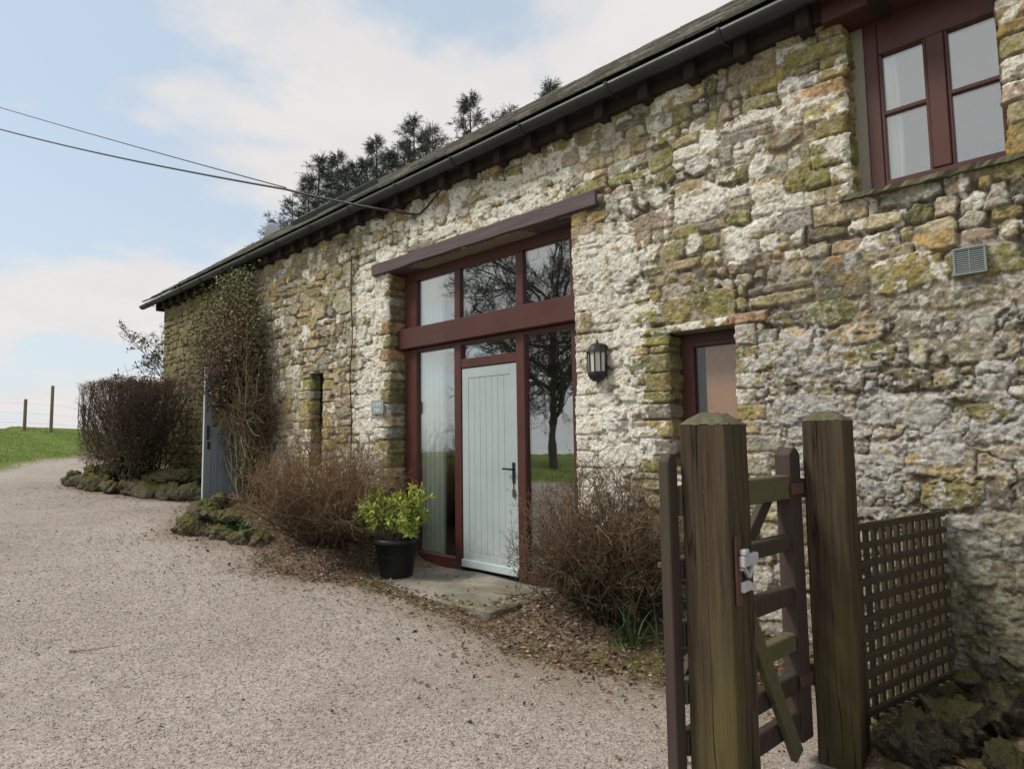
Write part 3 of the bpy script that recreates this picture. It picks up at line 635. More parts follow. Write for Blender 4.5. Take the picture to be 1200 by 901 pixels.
# --- roof: riven slates in courses on a 37 degree slope
def make_roof():
    Vs, Fs, Cs = [], [], []; o = 0; rr = random.Random(5)
    L = math.hypot(3.7, 3.7 * .75); cs, sn = 1 / math.hypot(1, .75), .75 / math.hypot(1, .75)
    s = -.04; course = 0
    while s < L:
        h = .215 - .06 * s / L; x = -14.22 - rr.random() * .2
        while x < WX1 + .1:
            w = rr.uniform(.17, .38); t0 = rr.uniform(.010, .024); lift = rr.uniform(0, .008); sk = rr.uniform(-.008, .012)
            xa, xb = max(x + .003, -14.22), x + w - .003
            if xb - xa > .03:
                base = .012 + lift
                for (px, ps, pn) in ((xa, s + sk, base + .018), (xb, s + rr.uniform(-.008, .012), base + .018), (xb, s + h + .07, .0), (xa, s + h + .07, .0)):
                    for k in (0, 1):
                        n_ = pn + k * t0 + rr.uniform(-.003, .003)
                        Vs.append((px + rr.uniform(-.004, .004), -.2 + ps * cs - n_ * sn, 4.30 + ps * sn + n_ * cs))
                Fs += [(o + 1, o + 3, o + 5, o + 7), (o, o + 6, o + 4, o + 2), (o, o + 2, o + 3, o + 1), (o + 2, o + 4, o + 5, o + 3), (o + 6, o, o + 1, o + 7)]
                b = rr.choice([(.28, .26, .24), (.36, .335, .31), (.20, .188, .175), (.25, .24, .205), (.42, .39, .365), (.22, .21, .18)]); f = rr.uniform(.85, 1.15)
                Cs += [[v * f for v in b]] * 8; o += 8
            x += w
        s += h; course += 1
    # back slope and ridge tiles
    for y0, y1 in ((3.5, 7.2),):
        n = 40
        for i in range(n + 1):
            x = -14.22 + i * (WX1 + .1 + 14.22) / n
            Vs += [(x, 3.5, 4.30 + 3.7 * .75), (x, 7.2, 4.30)]; Cs += [[.2, .18, .15]] * 2
        for i in range(n): a = o + i * 2; Fs.append((a, a + 2, a + 3, a + 1))
        o += 2 * (n + 1)
    return mesh_np('roof', np.array(Vs), np.array(Fs), np.array(Cs), smooth=False)
M['slate'] = mat_attr('riven_slate', 0.9, 30, .4, .5, .006)
roof = link('roof', make_roof(), M['slate'], barn)
mb = MB(); mb.bm.verts.ensure_lookup_table()
a = [mb.bm.verts.new(p) for p in ((-14.15, -.18, 4.295), (4.05, -.18, 4.295), (4.05, 3.5, 7.055), (-14.15, 3.5, 7.055), (-14.15, -.18, 4.262), (4.05, -.18, 4.262), (4.05, 3.5, 7.022), (-14.15, 3.5, 7.022))]
for f in ((3, 2, 1, 0), (4, 5, 6, 7), (0, 1, 5, 4), (1, 2, 6, 5), (2, 3, 7, 6), (3, 0, 4, 7)): mb.bm.faces.new([a[i] for i in f])
mb.build('roof_boarding', M['rafter'], barn)
x = -13.75; k = 0
while x < 3.9:
    MB().prism([(x, 4.075), (x + .085, 4.075), (x + .085, 4.25), (x, 4.25)], -.14, .12).build('rafter_end', M['rafter'], barn, .004)
    x += .40 + .02 * math.sin(k * 1.7); k += 1
MB().box(-13.7, 3.95, -.075, .0, 4.115, 4.30).build('eave_shade_strip', M['rafter'], barn, .004)  # dark strip added between the rafter ends, painting in the shade under the eave
# gutter: half-round with stop end, on strap brackets
gut = MB(); n = 12; x0g, x1g = -14.32, 4.1; rg = .068; gc = (-.215, 4.243)
ring = [(gc[0] + rg * math.cos(t), gc[1] + rg * math.sin(t)) for t in np.linspace(math.pi, 2 * math.pi, n)]; ring += [(gc[0] + (rg - .006) * math.cos(t), gc[1] + (rg - .006) * math.sin(t)) for t in np.linspace(2 * math.pi, math.pi, n)]
va = [gut.bm.verts.new((x0g, y, z_)) for y, z_ in ring]; vb = [gut.bm.verts.new((x1g, y, z_)) for y, z_ in ring]
for i in range(len(ring)): j = (i + 1) % len(ring); gut.bm.faces.new((va[i], va[j], vb[j], vb[i]))
gut.bm.faces.new([gut.bm.verts.new((x0g - .003, y, z_)) for y, z_ in ring[:n]])
gutter = gut.build('gutter', M['gutter'], barn, smooth=False)
for p in gutter.data.polygons: p.use_smooth = True
x = -13.9
while x < 4.0:
    b = MB(); rb = rg + .004
    pts = [(gc[0] + rb * math.cos(t), gc[1] + rb * math.sin(t)) for t in np.linspace(math.pi * .98, 2 * math.pi * 1.01, 12)]; pin = [(gc[0] + (rb + .005) * math.cos(t), gc[1] + (rb + .005) * math.sin(t)) for t in np.linspace(2 * math.pi * 1.01, math.pi * .98, 12)]
    pp = pts + pin; A_ = [b.bm.verts.new((x, y, z_)) for y, z_ in pp]; B_ = [b.bm.verts.new((x + .028, y, z_)) for y, z_ in pp]
    for i in range(len(pp)): j = (i + 1) % len(pp); b.bm.faces.new((A_[i], A_[j], B_[j], B_[i]))
    b.box(x + .004, x + .024, -.165, -.02, 4.190, 4.200)
    b.build('bracket', M['gutter'], gutter); x += .93
# rooflight lying on the slope
def slope(x, y, up=0.0): return Vector((x, y - up * .6, 4.30 + .75 * (y + .2) + up * .8))
rl = MB()
A_ = [rl.bm.verts.new(slope(x_, y_, u_)) for x_, y_, u_ in ((-9.0, .35, .03), (-7.85, .35, .03), (-7.85, 1.15, .03), (-9.0, 1.15, .03), (-9.0, .35, .125), (-7.85, .35, .125), (-7.85, 1.15, .125), (-9.0, 1.15, .125))]
for f in ((3, 2, 1, 0), (4, 5, 6, 7), (0, 1, 5, 4), (1, 2, 6, 5), (2, 3, 7, 6), (3, 0, 4, 7)): rl.bm.faces.new([A_[i] for i in f])
rlo = rl.build('rooflight', M['gutter'], barn, .008)
gl = MB(); A_ = [gl.bm.verts.new(slope(x_, y_, .128)) for x_, y_ in ((-8.93, .41), (-7.92, .41), (-7.92, 1.09), (-8.93, 1.09))]; gl.bm.faces.new(A_); gl.build('pane', M['glass'], rlo)

# --- the tall glazed entrance
lintel = MB().box(-6.275, -3.01, -.062, .27, 3.402, 3.535)
bm_ = lintel.bm
bmesh.ops.subdivide_edges(bm_, edges=[e for e in bm_.edges if abs(e.verts[0].co.x - e.verts[1].co.x) > 1], cuts=24)
for v in bm_.verts: v.co.z += .004 * math.sin(v.co.x * 2.3) + .003 * math.sin(v.co.x * 9); v.co.y += .004 * math.sin(v.co.x * 5.1)
lintel.build('lintel', M['beam'], barn, .006, smooth=False)
yf, yb = .185, .275
def member(x0, x1, z0, z1, y0=yf, y1=yb, name='frame_member', parent=None, mat='frame', bev=.004): return MB().box(x0, x1, y0, y1, z0, z1).build(name, M[mat], parent, bev)
scr = link('entrance_glazing', bpy.data.meshes.new('entrance_glazing'), None, barn)
scr_mb = MB()
for a in ((-5.945, -5.735, .105, 2.50), (-5.945, -5.735, 2.735, 3.29), (-3.49, -3.22, .105, 2.50), (-3.49, -3.22, 2.735, 3.29), (-5.945, -3.22, 3.29, 3.395)): scr_mb.box(a[0], a[1], yf, yb, a[2], a[3])
scr_mb.box(-5.08, -4.99, yf + .004, yb - .004, 2.735, 3.29); scr_mb.box(-4.168, -4.073, yf + .004, yb - .004, 2.735, 3.29)       # upper mullions
scr_mb.box(-5.08, -4.975, yf - .004, yb, .105, 2.50); scr_mb.box(-4.172, -4.065, yf - .004, yb, .105, 2.50)                       # door posts
scr_mb.box(-4.975, -4.172, yf + .002, yb - .002, 2.212, 2.308); scr_mb.box(-5.735, -5.08, yf + .003, yb - .003, 2.455, 2.50); scr_mb.box(-4.975, -4.172, yf + .003, yb - .003, 2.455, 2.50); scr_mb.box(-4.065, -3.49, yf + .003, yb - .003, 2.455, 2.50)
scr_mb.box(-5.735, -5.08, yf + .002, yb - .002, .105, .235); scr_mb.box(-4.065, -3.49, yf + .002, yb - .002, .105, .235)
bmesh.ops.recalc_face_normals(scr_mb.bm, faces=scr_mb.bm.faces); bmesh.ops.bevel(scr_mb.bm, geom=list(scr_mb.bm.edges), offset=.005, segments=1, profile=.5, affect='EDGES')
scr_mb.bm.to_mesh(scr.data); scr_mb.bm.free(); scr.data.materials.append(M['frame'])
MB().box(-6.02, -3.2, .105, yb + .01, 2.503, 2.732).build('transom', M['frame'], scr, .006)
def pane(x0, x1, z0, z1, y, parent, mat='glass'): return MB().box(x0, x1, y, y + .012, z0, z1).build('pane', M[mat], parent)
for a in ((-5.74, -5.075, 2.73, 3.295), (-4.995, -4.16, 2.73, 3.295), (-4.08, -3.48, 2.73, 3.295), (-5.74, -5.07, .23, 2.46), (-4.98, -4.16, 2.305, 2.46), (-4.07, -3.48, .23, 2.46)): pane(*a, yf + .035, scr)
# front door: boarded leaf with a weather bar and lever handle
dmb = MB(); x0, x1, z0, z1, y = -4.970, -4.177, .175, 2.206, yf + .012
dmb.box(x0, x1, y + .012, y + .045, z0, z1)
dmb.box(x0 + .001, x0 + .095, y, y + .0119, z0 + .001, z1 - .001); dmb.box(x1 - .095, x1 - .001, y, y + .0119, z0 + .001, z1 - .001)
dmb.box(x0 + .0955, x1 - .0955, y, y + .0119, z1 - .105, z1 - .001); dmb.box(x0 + .0955, x1 - .0955, y, y + .0119, z0 + .001, z0 + .145)
nb = 7; bw = (x1 - x0 - .19) / nb
for i in range(nb): dmb.box(x0 + .095 + i * bw + .0012, x0 + .095 + (i + 1) * bw - .0012, y + .004, y + .0115, z0 + .148, z1 - .107)
door = dmb.build('front_door', M['door_front'], barn, .0012)
MB().prism([(x0 - .004, .165), (x1 + .004, .165), (x1 + .004, .245), (x0 - .004, .245)], y - .028, y).build('weather_bar', M['door'], door, .010, 2)
hb = MB(); hb.box(x1 - .075, x1 - .035, y - .008, y - .0005, 1.04, 1.24); hb.bar((x1 - .055, y - .006, 1.175), (x1 - .055, y - .05, 1.175), .016, .016); hb.bar((x1 - .045, y - .05, 1.175), (x1 - .165, y - .05, 1.180), .014, .018); handle = hb.build('handle', M['black'], door, .003)
kb = MB(); kb.bar((x1 - .052, y - .010, 1.05), (x1 - .050, y - .012, .985), .012, .004); kb.box(x1 - .068, x1 - .035, y - .018, y - .010, .91, .985); kb.build('key_tag', M['rust'], door, .003)
# --- upper casement
up = link('upper_window', bpy.data.meshes.new('upper_window'), None, barn)
um = MB(); y0, y1 = .135, .215
um.box(-1.022, -.945, y0, y1, 2.965, 4.09); um.box(-.335, -.258, y0, y1, 2.965, 4.09); um.box(-.945, -.335, y0 + .001, y1, 2.965, 3.045); um.box(-.945, -.335, y0 + .001, y1, 3.86, 4.09); um.box(-.690, -.598, y0 - .006, y1, 3.045, 3.86)
bmesh.ops.recalc_face_normals(um.bm, faces=um.bm.faces); bmesh.ops.bevel(um.bm, geom=list(um.bm.edges), offset=.005, segments=1, profile=.5, affect='EDGES'); um.bm.to_mesh(up.data); um.bm.free(); up.data.materials.append(M['frame'])
for a, b in ((-.945, -.690), (-.598, -.335)):
    MB().box(a, b, y0 + .012, y1 - .01, 3.466, 3.490).build('glazing_bar', M['frame'], up, .003)
    MB().box(a, a + .018, y0 + .010, y0 + .05, 3.045, 3.86).box(b - .018, b, y0 + .010, y0 + .05, 3.045, 3.86).build('casement', M['frame'], up, .003)
    pane(a, b, 3.03, 3.467, y0 + .035, up); pane(a, b, 3.489, 3.87, y0 + .035, up)
sl = MB().box(-1.165, .05, -.055, .16, 2.918, 2.948); bmesh.ops.subdivide_edges(sl.bm, edges=[e for e in sl.bm.edges if abs(e.verts[0].co.x - e.verts[1].co.x) > .5], cuts=40)
for v in sl.bm.verts:
    if v.co.y < 0: v.co.y += rnd.uniform(-.012, .012); v.co.z += rnd.uniform(-.005, .005)
M['sill'] = mat_paint('mossy_slate_sill', (.12, .115, .075), .9, .4, bump=.4)
sl.build('sill', M['sill'], up)
MB().box(-1.2, 1.0, -.088, .30, 4.085, 4.247).build('timber_lintel', M['dark_beam'], barn, .006)
M['mortar'] = mat_cloth('lime_mortar', (.30, .27, .22), (.37, .33, .27))
MB().box(-1.13, -1.0225, .150, .23, 2.93, 4.09).build('mortar_fillet', M['mortar'], barn, .004); MB().box(-.2575, -.20, .150, .23, 2.93, 4.09).build('mortar_fillet', M['mortar'], barn, .004)
MB().box(-2.50, -2.4255, .20, .27, 1.2, 2.26).build('mortar_fillet', M['mortar'], barn, .004)
# --- small lower window
lo = link('lower_window', bpy.data.meshes.new('lower_window'), None, barn)
lm = MB(); y0, y1 = .185, .26
lm.box(-2.425, -2.31, y0, y1, 1.26, 2.252); lm.box(-1.93, -1.80, y0, y1, 1.26, 2.252); lm.box(-2.31, -1.93, y0 + .001, y1, 2.150, 2.252); lm.box(-2.31, -1.93, y0 + .001, y1, 1.26, 1.36)
bmesh.ops.recalc_face_normals(lm.bm, faces=lm.bm.faces); bmesh.ops.bevel(lm.bm, geom=list(lm.bm.edges), offset=.005, segments=1, profile=.5, affect='EDGES'); lm.bm.to_mesh(lo.data); lm.bm.free(); lo.data.materials.append(M['frame'])
MB().box(-2.31, -1.93, y0 - .012, y0 - .001, 2.185, 2.20).box(-2.31, -1.93, y0 - .010, y0 - .001, 2.222, 2.235).build('drip_moulding', M['frame'], lo, .002)
pane(-2.32, -1.92, 1.35, 2.16, y0 + .03, lo, 'glass_low')
# --- side door, standing open at the far end
hx, yi, L = -9.50, .06, .80          # hinge on the near jamb, leaf square to the wall
b = MB(); z0, z1, zm = .66, 2.54, 1.58
b.box(hx, hx + .044, yi - L, yi - L + .10, z0, z1); b.box(hx, hx + .044, yi - .10, yi, z0, z1)
b.box(hx + .001, hx + .043, yi - L + .10, yi - .10, z1 - .12, z1); b.box(hx + .001, hx + .043, yi - L + .10, yi - .10, zm, zm + .10)
nb = 6; w_ = (L - .2) / nb
for i in range(nb): b.box(hx + .008, hx + .036, yi - L + .10 + i * w_ + .003, yi - L + .10 + (i + 1) * w_ - .003, z0, zm)
sdoor = b.build('side_door', M['door_grey'], barn, .002); MB().box(hx - .001, hx + .045, yi - L - .004, yi - L + .004, z0, z1).build('leaf_edge', M['door'], sdoor); sdoor['label'] = 'grey blue half glazed side door standing open'
MB().box(hx + .018, hx + .026, yi - L + .10, yi - .10, zm + .10, z1 - .12).build('pane', M['glass'], sdoor)
b = MB().box(hx + .010, hx + .036, yi - L / 2 - .012, yi - L / 2 + .012, zm + .101, z1 - .121)
b.box(hx + .011, hx + .035, yi - L + .101, yi - .101, 2.0, 2.022); b.build('glazing_bar', M['door'], sdoor)
MB().box(hx + .045, hx + .055, yi - L + .035, yi - L + .065, 1.50, 1.70).box(hx + .055, hx + .085, yi - L + .04, yi - L + .06, 1.56, 1.58).box(hx + .075, hx + .09, yi - L + .042, yi - L + .058, 1.56, 1.68).build('handle', M['black'], sdoor, .002)
MB().box(hx + .045, hx + .052, yi - L + .045, yi - L + .085, 1.36, 1.47).build('lock_plate', M['black'], sdoor, .002)
MB().box(hx + .045, hx + .055, yi - .42, yi - .17, 1.49, 1.56).build('letter_plate', M['black'], sdoor, .002)
MB().box(-10.36, -10.26, .12, .20, .5, 2.66).box(-9.54, -9.44, .12, .20, .5, 2.66).box(-10.26, -9.54, .12, .20, 2.56, 2.66).build('door_frame', M['door_grey'], barn, .003)

# ------------------------------------------------------------------ curtains, lantern, plate, vent, box, dish, cables
def curtain(name, x0, x1, z0, z1, y, label, amp=.025, waves=5):
    U, Vv = np.meshgrid(np.linspace(0, 1, 60), np.linspace(0, 1, 12), indexing='ij')
    a = amp * np.sin(U * waves * 2 * math.pi + .5 * np.sin(Vv * 2)) * (.7 + .3 * (1 - Vv))
    P = np.stack([x0 + U * (x1 - x0) + .01 * np.sin(Vv * 5), y + a, z0 + Vv * (z1 - z0)], -1); B = P.copy(); B[..., 1] += .004
    ii = np.arange(U.size).reshape(U.shape); F = np.stack([ii[:-1, :-1], ii[1:, :-1], ii[1:, 1:], ii[:-1, 1:]], -1).reshape(-1, 4)
    o = link(name, mesh_np(name, np.concatenate([P.reshape(-1, 3), B.reshape(-1, 3)]), np.concatenate([F, F[:, ::-1] + U.size])), M['curtain']); return tag(o, label, 'curtain')
curtain('curtain', -5.80, -5.36, .16, 3.32, .285, 'cream curtain hanging behind the left panes of the tall entrance glazing')
curtain('curtain', -1.00, -.86, 3.0, 4.05, .235, 'pale curtain edge inside the upper casement window', .015, 3)
bl = MB().box(-2.235, -1.90, .236, .246, 1.30, 2.20).build('window_blind', M['blind']); tag(bl, 'salmon brown blind drawn down inside the small lower window', 'blind')

def lantern(x, z, y):
    t = thing('wall_lantern', 'black half lantern with frosted panes fixed to the limewashed wall by the entrance', 'lantern', (x, y, z))
    A0, A1 = math.pi, 2 * math.pi; n = 5
    MB().box(-.062, .062, -.012, .05, -.13, .13).build('back_plate', M['black'], t, .004)
    r = MB(); r.lathe([(.094, .062), (.092, .072), (.078, .084), (.066, .115), (.045, .135), (.012, .142), (.010, .156), (.004, .176)], n, A0, A1); r.build('cap', M['black'], t)
    g = MB(); g.lathe([(.074, -.095), (.078, .064)], n, A0, A1); g.build('pane', M['frost'], t)
    bars = MB()
    for i in range(n + 1):
        a = A0 + (A1 - A0) * i / n; c, s_ = math.cos(a), math.sin(a); bars.bar((.077 * c, .077 * s_, -.098), (.081 * c, .081 * s_, .066), .010, .010, (c, s_, .01))
    bars.lathe([(.082, -.098), (.084, -.106), (.082, -.116), (.078, -.118)], n, A0, A1); bars.build('frame', M['black'], t)
    bo = MB(); bo.lathe([(.080, -.117), (.080, -.124), (.066, -.150), (.040, -.170), (.010, -.176), (.006, -.190), (.001, -.194)], 10, A0, A1); bo.build('bowl', M['black'], t)
m = Mat('frosted_glass'); m.b.inputs['Transmission Weight'].default_value = .25; M['frost'] = m.done((.72, .72, .63), .35, None, .4)
lantern(-3.035, 2.10, -.05)
# name plate
pt = thing('name_plate', 'small slate house name plate on the wall left of the entrance', 'name plate', (-6.145, -.055, 1.845))
pr = MB(); w2, h2, c_ = .122, .080, .022
pts = []
for (cx, cz, a0) in ((w2 - c_, h2 - c_, 0), (-w2 + c_, h2 - c_, 90), (-w2 + c_, -h2 + c_, 180), (w2 - c_, -h2 + c_, 270)):
    for k in range(4): a = R(a0 + 30 * k); pts.append((cx + c_ * math.cos(a), cz + c_ * math.sin(a)))
pr.prism(pts, -.010, .012); pr.build('plate', M['plate'], pt, .002)
def lettering(txt, size, loc, parent):
    c = bpy.data.curves.new('lettering', 'FONT'); c.body = txt; c.size = size; c.align_x = 'CENTER'; c.align_y = 'CENTER'; c.extrude = .0012
    o = bpy.data.objects.new('tmp_text', c); COL.objects.link(o); bpy.context.view_layer.update()
    me = bpy.data.meshes.new_from_object(o.evaluated_get(bpy.context.evaluated_depsgraph_get())); bpy.data.objects.remove(o); bpy.data.curves.remove(c)
    me.transform(Matrix.Translation(loc) @ Matrix.Rotation(R(90), 4, 'X')); me.name = 'lettering'
    return link('lettering', me, M['white'], parent)
lettering('KNIPE', .066, (0, -.012, .026), pt); lettering('INN', .062, (0, -.012, -.036), pt)
# vent grille
vt = thing('vent_grille', 'small square grey louvred vent grille set in the wall below the upper window', 'vent', (-.527, -.05, 2.418))
MB().box(-.07, .07, .0, .04, -.07, .07).build('backing', M['vent_dark'], vt)
MB().box(-.075, .075, -.012, .03, .064, .075).box(-.075, .075, -.012, .03, -.075, -.064).box(-.075, -.064, -.0118, .03, -.064, .064).box(.064, .075, -.0118, .03, -.064, .064).box(-.003, .003, -.010, .0, -.064, .064).build('frame', M['vent'], vt, .0015)
lv = MB()
for i in range(11): lv.bar((-.064, -.003, -.0575 + i * .0115), (.064, -.003, -.0575 + i * .0115), .010, .0045, (0, .5, 1))
lv.build('louvres', M['vent'], vt)
bx = MB().box(-9.66, -9.48, -.14, .02, 2.86, 3.08); tag(bx.build('wall_box', M['box'], None, .012, 2), 'small stone coloured box fixed high on the wall beside the climber', 'wall box')
# satellite dish standing behind the ridge
dp = (-17.1, 3.9, 7.05)
ds = thing('satellite_dish', 'grey satellite dish on a short pole above the far end of the roof', 'satellite dish', dp)
dd = MB(); dd.lathe([(.0, .0), (.12, .008), (.22, .03), (.30, .058), (.302, .064), (.22, .038), (.12, .016), (.0, .008)], 24); dm = dd.bm
bmesh.ops.transform(dm, matrix=Matrix.Translation((0, 0, .30)) @ Euler((R(90), 0, R(-78))).to_matrix().to_4x4() @ Matrix.Scale(1.12, 4, (0, 1, 0)), verts=dm.verts); dd.build('reflector', M['dish'], ds, 0, 1, True)
b = MB(); b.bar((.05, .02, -1.6), (.05, .02, .32), .04, .04, (0, 1, 0)); b.build('pole', M['dish'], ds)
MB().bar((0, 0, .12), (-.42, -.1, .28), .02, .02).bar((-.42, -.1, .24), (-.42, -.1, .34), .06, .05, (1, 0, 0)).build('feed_arm', M['dish'], ds)
def sag(a, b, s, n=40): return [Vector(a).lerp(Vector(b), t) + Vector((0, 0, -4 * s * t * (1 - t))) for t in np.linspace(0, 1, n)]
def cable(name, pts, r, label, cat='cable'):
    P = np.array([[tuple(p) for p in pts]]); V, F, _ = tubes_np(P, np.full(P.shape[:2], r), 5); return tag(link(name, mesh_np(name, V, F), M['cable']), label, cat)
j = Vector((-8.05, -1.25, 4.66)); wb = Vector((-5.46, -.05, 3.945))
def at(px, py, t):
    d = _r * ((px - 600) / 740) - _u * ((py - 450.5) / 740) + _f; return Vector((0, -CAM_D, CAM_H)) + d * t
j = at(335, 222, 7.9); far = at(0, 143, 13.0); far2 = at(0, 124, 13.4)
ext = lambda a, b, k: a + (b - a) * k
end1 = ext(j, far, 1.7); end2 = ext(j, far2, 1.7)
cable('overhead_cable', sag(wb, j, .02, 14)[:-1] + sag(j, end1, .16), .014, 'thick black twisted overhead cable running from the eaves, lower of the two in the sky')
cable('overhead_cable', sag(j + Vector((0, 0, .02)), end2, .05), .008, 'thin upper overhead cable meeting the thicker one above the roof')
cable('wall_cable', [wb, wb + Vector((.1, .0, -.02)), wb + Vector((.18, .015, .03)), wb + Vector((.45, .01, .16)), wb + Vector((.9, .0, .19)), wb + Vector((1.4, .0, .2))], .010, 'short black cable running along the wall just under the gutter')
xc0 = -6.72
cable('down_cable', [(xc0 + .006 * math.sin(k * 1.3), -.052 - .012 * math.sin(k * .9), 3.75 - k * .18) for k in range(17)], .0075, 'thin dark cable running down the wall left of the name plate')

# ------------------------------------------------------------------ doorstep slab
sb = MB(); sb.box(-5.62, -3.62, -.74, .20, -.05, .128); bmesh.ops.subdivide_edges(sb.bm, edges=list(sb.bm.edges), cuts=14, use_grid_fill=True)
for v in sb.bm.verts:
    v.co.z += .010 * (math.sin(v.co.x * 5) * math.sin(v.co.y * 7)); v.co.y += .02 * math.sin(v.co.x * 6.1) * (v.co.y < -.5); v.co.x += .02 * math.sin(v.co.y * 9)
def slab_mat():
    m = Mat('worn_slab'); n1 = m.noise(4, 5, .6); n2 = m.noise(40, 4, .7)
    c = m.mix(m.ramp(n1, .3, .7), (.17, .16, .13), (.31, .285, .245)); c = m.mix(m.math('MULTIPLY', m.ramp(n2, .55, .75), .4), c, (.36, .34, .29)); c = m.mix(m.math('MULTIPLY', m.ramp(m.noise(2.4, 4, .6), .52, .62), .6), c, (.14, .135, .075))
    return m.done(c, .85, m.bump(n2, .35, .006), .25)
slab = sb.build('doorstep', slab_mat(), None, 0, 1, True); tag(slab, 'broad worn stone slab laid as the step in front of the entrance door', 'step')

# ------------------------------------------------------------------ gate posts, gate, trellis
def post(x, y, s, z0, z1, label, rz, name='gate_post'):
    t = thing(name, label, 'gate post', (x, y, z0), rz); h = z1 - z0; hs = s / 2
    b = MB(); b.box(-hs, hs, -hs, hs, -.2, h); bmesh.ops.subdivide_edges(b.bm, edges=[e for e in b.bm.edges if abs(e.verts[0].co.z - e.verts[1].co.z) > .5], cuts=24)
    bmesh.ops.bevel(b.bm, geom=[e for e in b.bm.edges if abs(e.verts[0].co.z - e.verts[1].co.z) > .01], offset=.010, segments=2, profile=.5, affect='EDGES')
    ph = rnd.random() * 9
    for v in b.bm.verts: k = v.co.z; v.co.x += .0015 * math.sin(k * 5 + ph) + .001 * math.sin(k * 19 + v.co.y * 30); v.co.y += .0015 * math.sin(k * 6 + 2 + ph)
    b.build('shaft', M['post'], t, 0, 1, False)
    c = MB(); n = 14; ringz = []
    for i in range(n + 1):
        row = []
        for k in range(n + 1):
            u, w = -1 + 2 * i / n, -1 + 2 * k / n; e = max(abs(u), abs(w)); zz = h + .042 * (1 - e ** 2.4) + (.25 + .75 * (1 - e)) * .022 * (rnd.random() - .5) + .001
            row.append(c.bm.verts.new((u * hs * 1.0, w * hs * 1.0, zz)))
        ringz.append(row)
    for i in range(n):
        for k in range(n): c.bm.faces.new((ringz[i][k], ringz[i + 1][k], ringz[i + 1][k + 1], ringz[i][k + 1]))
    c.build('weathered_top', M['post_top'], t, 0, 1, True)
    return t
pA = post(-1.095, -2.01, .182, tz(-1.1, -2.0) - .02, 1.528, 'thick mossy square timber post carrying the white latch, nearest the camera', R(-1))
pB = post(-.99, -1.06, .18, tz(-1, -1.06) - .02, 1.548, 'thick dark timber post between the gate and the trellis', R(2))
# latch on the near post
lt = thing('gate_latch', 'white painted metal gate latch on a rusty plate on the near post', 'latch', (-1.0, -2.06, 1.015))
MB().box(.0, .008, -.022, .018, -.12, .12).build('rusty_plate', M['rust'], lt, .001)
MB().box(.008, .030, -.006, .115, .012, .052).box(.01, .034, -.004, .03, .054, .075).build('bolt', M['zinc'], lt, .004)
lb = MB(); lb.prism([(0, 0), (.02, 0), (.02, .01), (0, .01)], 0, .01); lb.box(.008, .022, .0, .055, -.075, -.040); lb.bar((.015, .055, -.058), (.015, .10, -.074), .014, .026); lb.bar((.015, .02, .008), (.015, .06, -.03), .014, .012); lb.bar((.015, .06, -.03), (.015, .085, .008), .014, .012); lb.build('catch', M['zinc'], lt, .002)
# gate: local x along the gate from hinge stile to closing stile
ga = Vector((-1.130, -1.20)); gb = Vector((-1.222, -2.13)); gl_ = (gb - ga).length; grz = math.atan2((gb - ga).y, (gb - ga).x)
gt = thing('timber_gate', 'brown weathered six rail timber gate closed between the two mossy posts', 'gate', (ga.x, ga.y, 0), grz)
def stile(x, z0, z1, w=.095, d=.07, mat='gate'):
    h = z1 - z0
    b = MB(); b.prism([(x - w / 2, z0), (x + w / 2, z0), (x + w / 2, z1 - .03), (x + w * .15, z1), (x - w * .15, z1), (x - w / 2, z1 - .03)], -d / 2, d / 2); return b.build('stile', M[mat], gt, .004)
stile(0, .12, 1.425, .10, .075); stile(gl_, .12, 1.425, .06, .045)
for (z0, z1, mt, d) in ((1.192, 1.300, 'gate_green', .062), (.962, 1.030, 'gate', .05), (.722, .802, 'gate', .05), (.515, .592, 'gate_green', .05), (.335, .416, 'gate', .05), (.172, .252, 'gate', .05)):
    MB().box(.045, gl_ - .036, -d / 2, d / 2, z0, z1).build('rail', M[mt], gt, .005)
MB().bar((.13, .045, .10), (gl_ * .78, .045, 1.19), .075, .03, (0, 1, 0)).build('brace', M['gate_green'], gt, .003)
MB().bar((.07, -.042, 1.25), (gl_ - .05, -.042, .5), .065, .03, (0, 1, 0)).build('brace', M['gate'], gt, .003)
for zz in (1.21, .36): MB().box(-.075, .06, .036, .046, zz, zz + .05).box(-.09, -.07, .02, .06, zz - .02, zz + .07).build('hinge', M['rust'], gt, .002)
MB().box(-.01 + gl_, .01 + gl_, -.055, -.035, 1.0, 1.02).build('bolt_head', M['rust'], gt, .003)
# trellis between the far post and the wall
ta = Vector((-.960, -.965)); tb = Vector((-.745, -.035)); tl = (tb - ta).length; trz = math.atan2((tb - ta).y, (tb - ta).x)
tr = thing('trellis_panel', 'mossy square lattice trellis panel between the dark post and the barn wall', 'trellis', (ta.x, ta.y, 0), trz)
zt0, zt1 = .16, 1.035
for i in range(11):
    zz = zt0 + .03 + i * (zt1 - zt0 - .03) / 10; MB().bar((rnd.uniform(-.004, .004), -.019 + rnd.uniform(-.002, .002), zz + rnd.uniform(-.005, .005)), (tl - rnd.uniform(.0, .012), -.019, zz + rnd.uniform(-.005, .005)), .022, rnd.uniform(.029, .035), (0, 0, 1)).build('horizontal_lath', M['trellis'], tr, .002)
for i in range(13):
    xx = .025 + i * (tl - .05) / 12; MB().bar((xx + rnd.uniform(-.005, .005), .003, zt0 - .03), (xx + rnd.uniform(-.005, .005), .003, zt1 + rnd.uniform(-.008, .006)), rnd.uniform(.023, .028), .020, (0, 1, 0)).build('vertical_lath', M['trellis'], tr, .002)

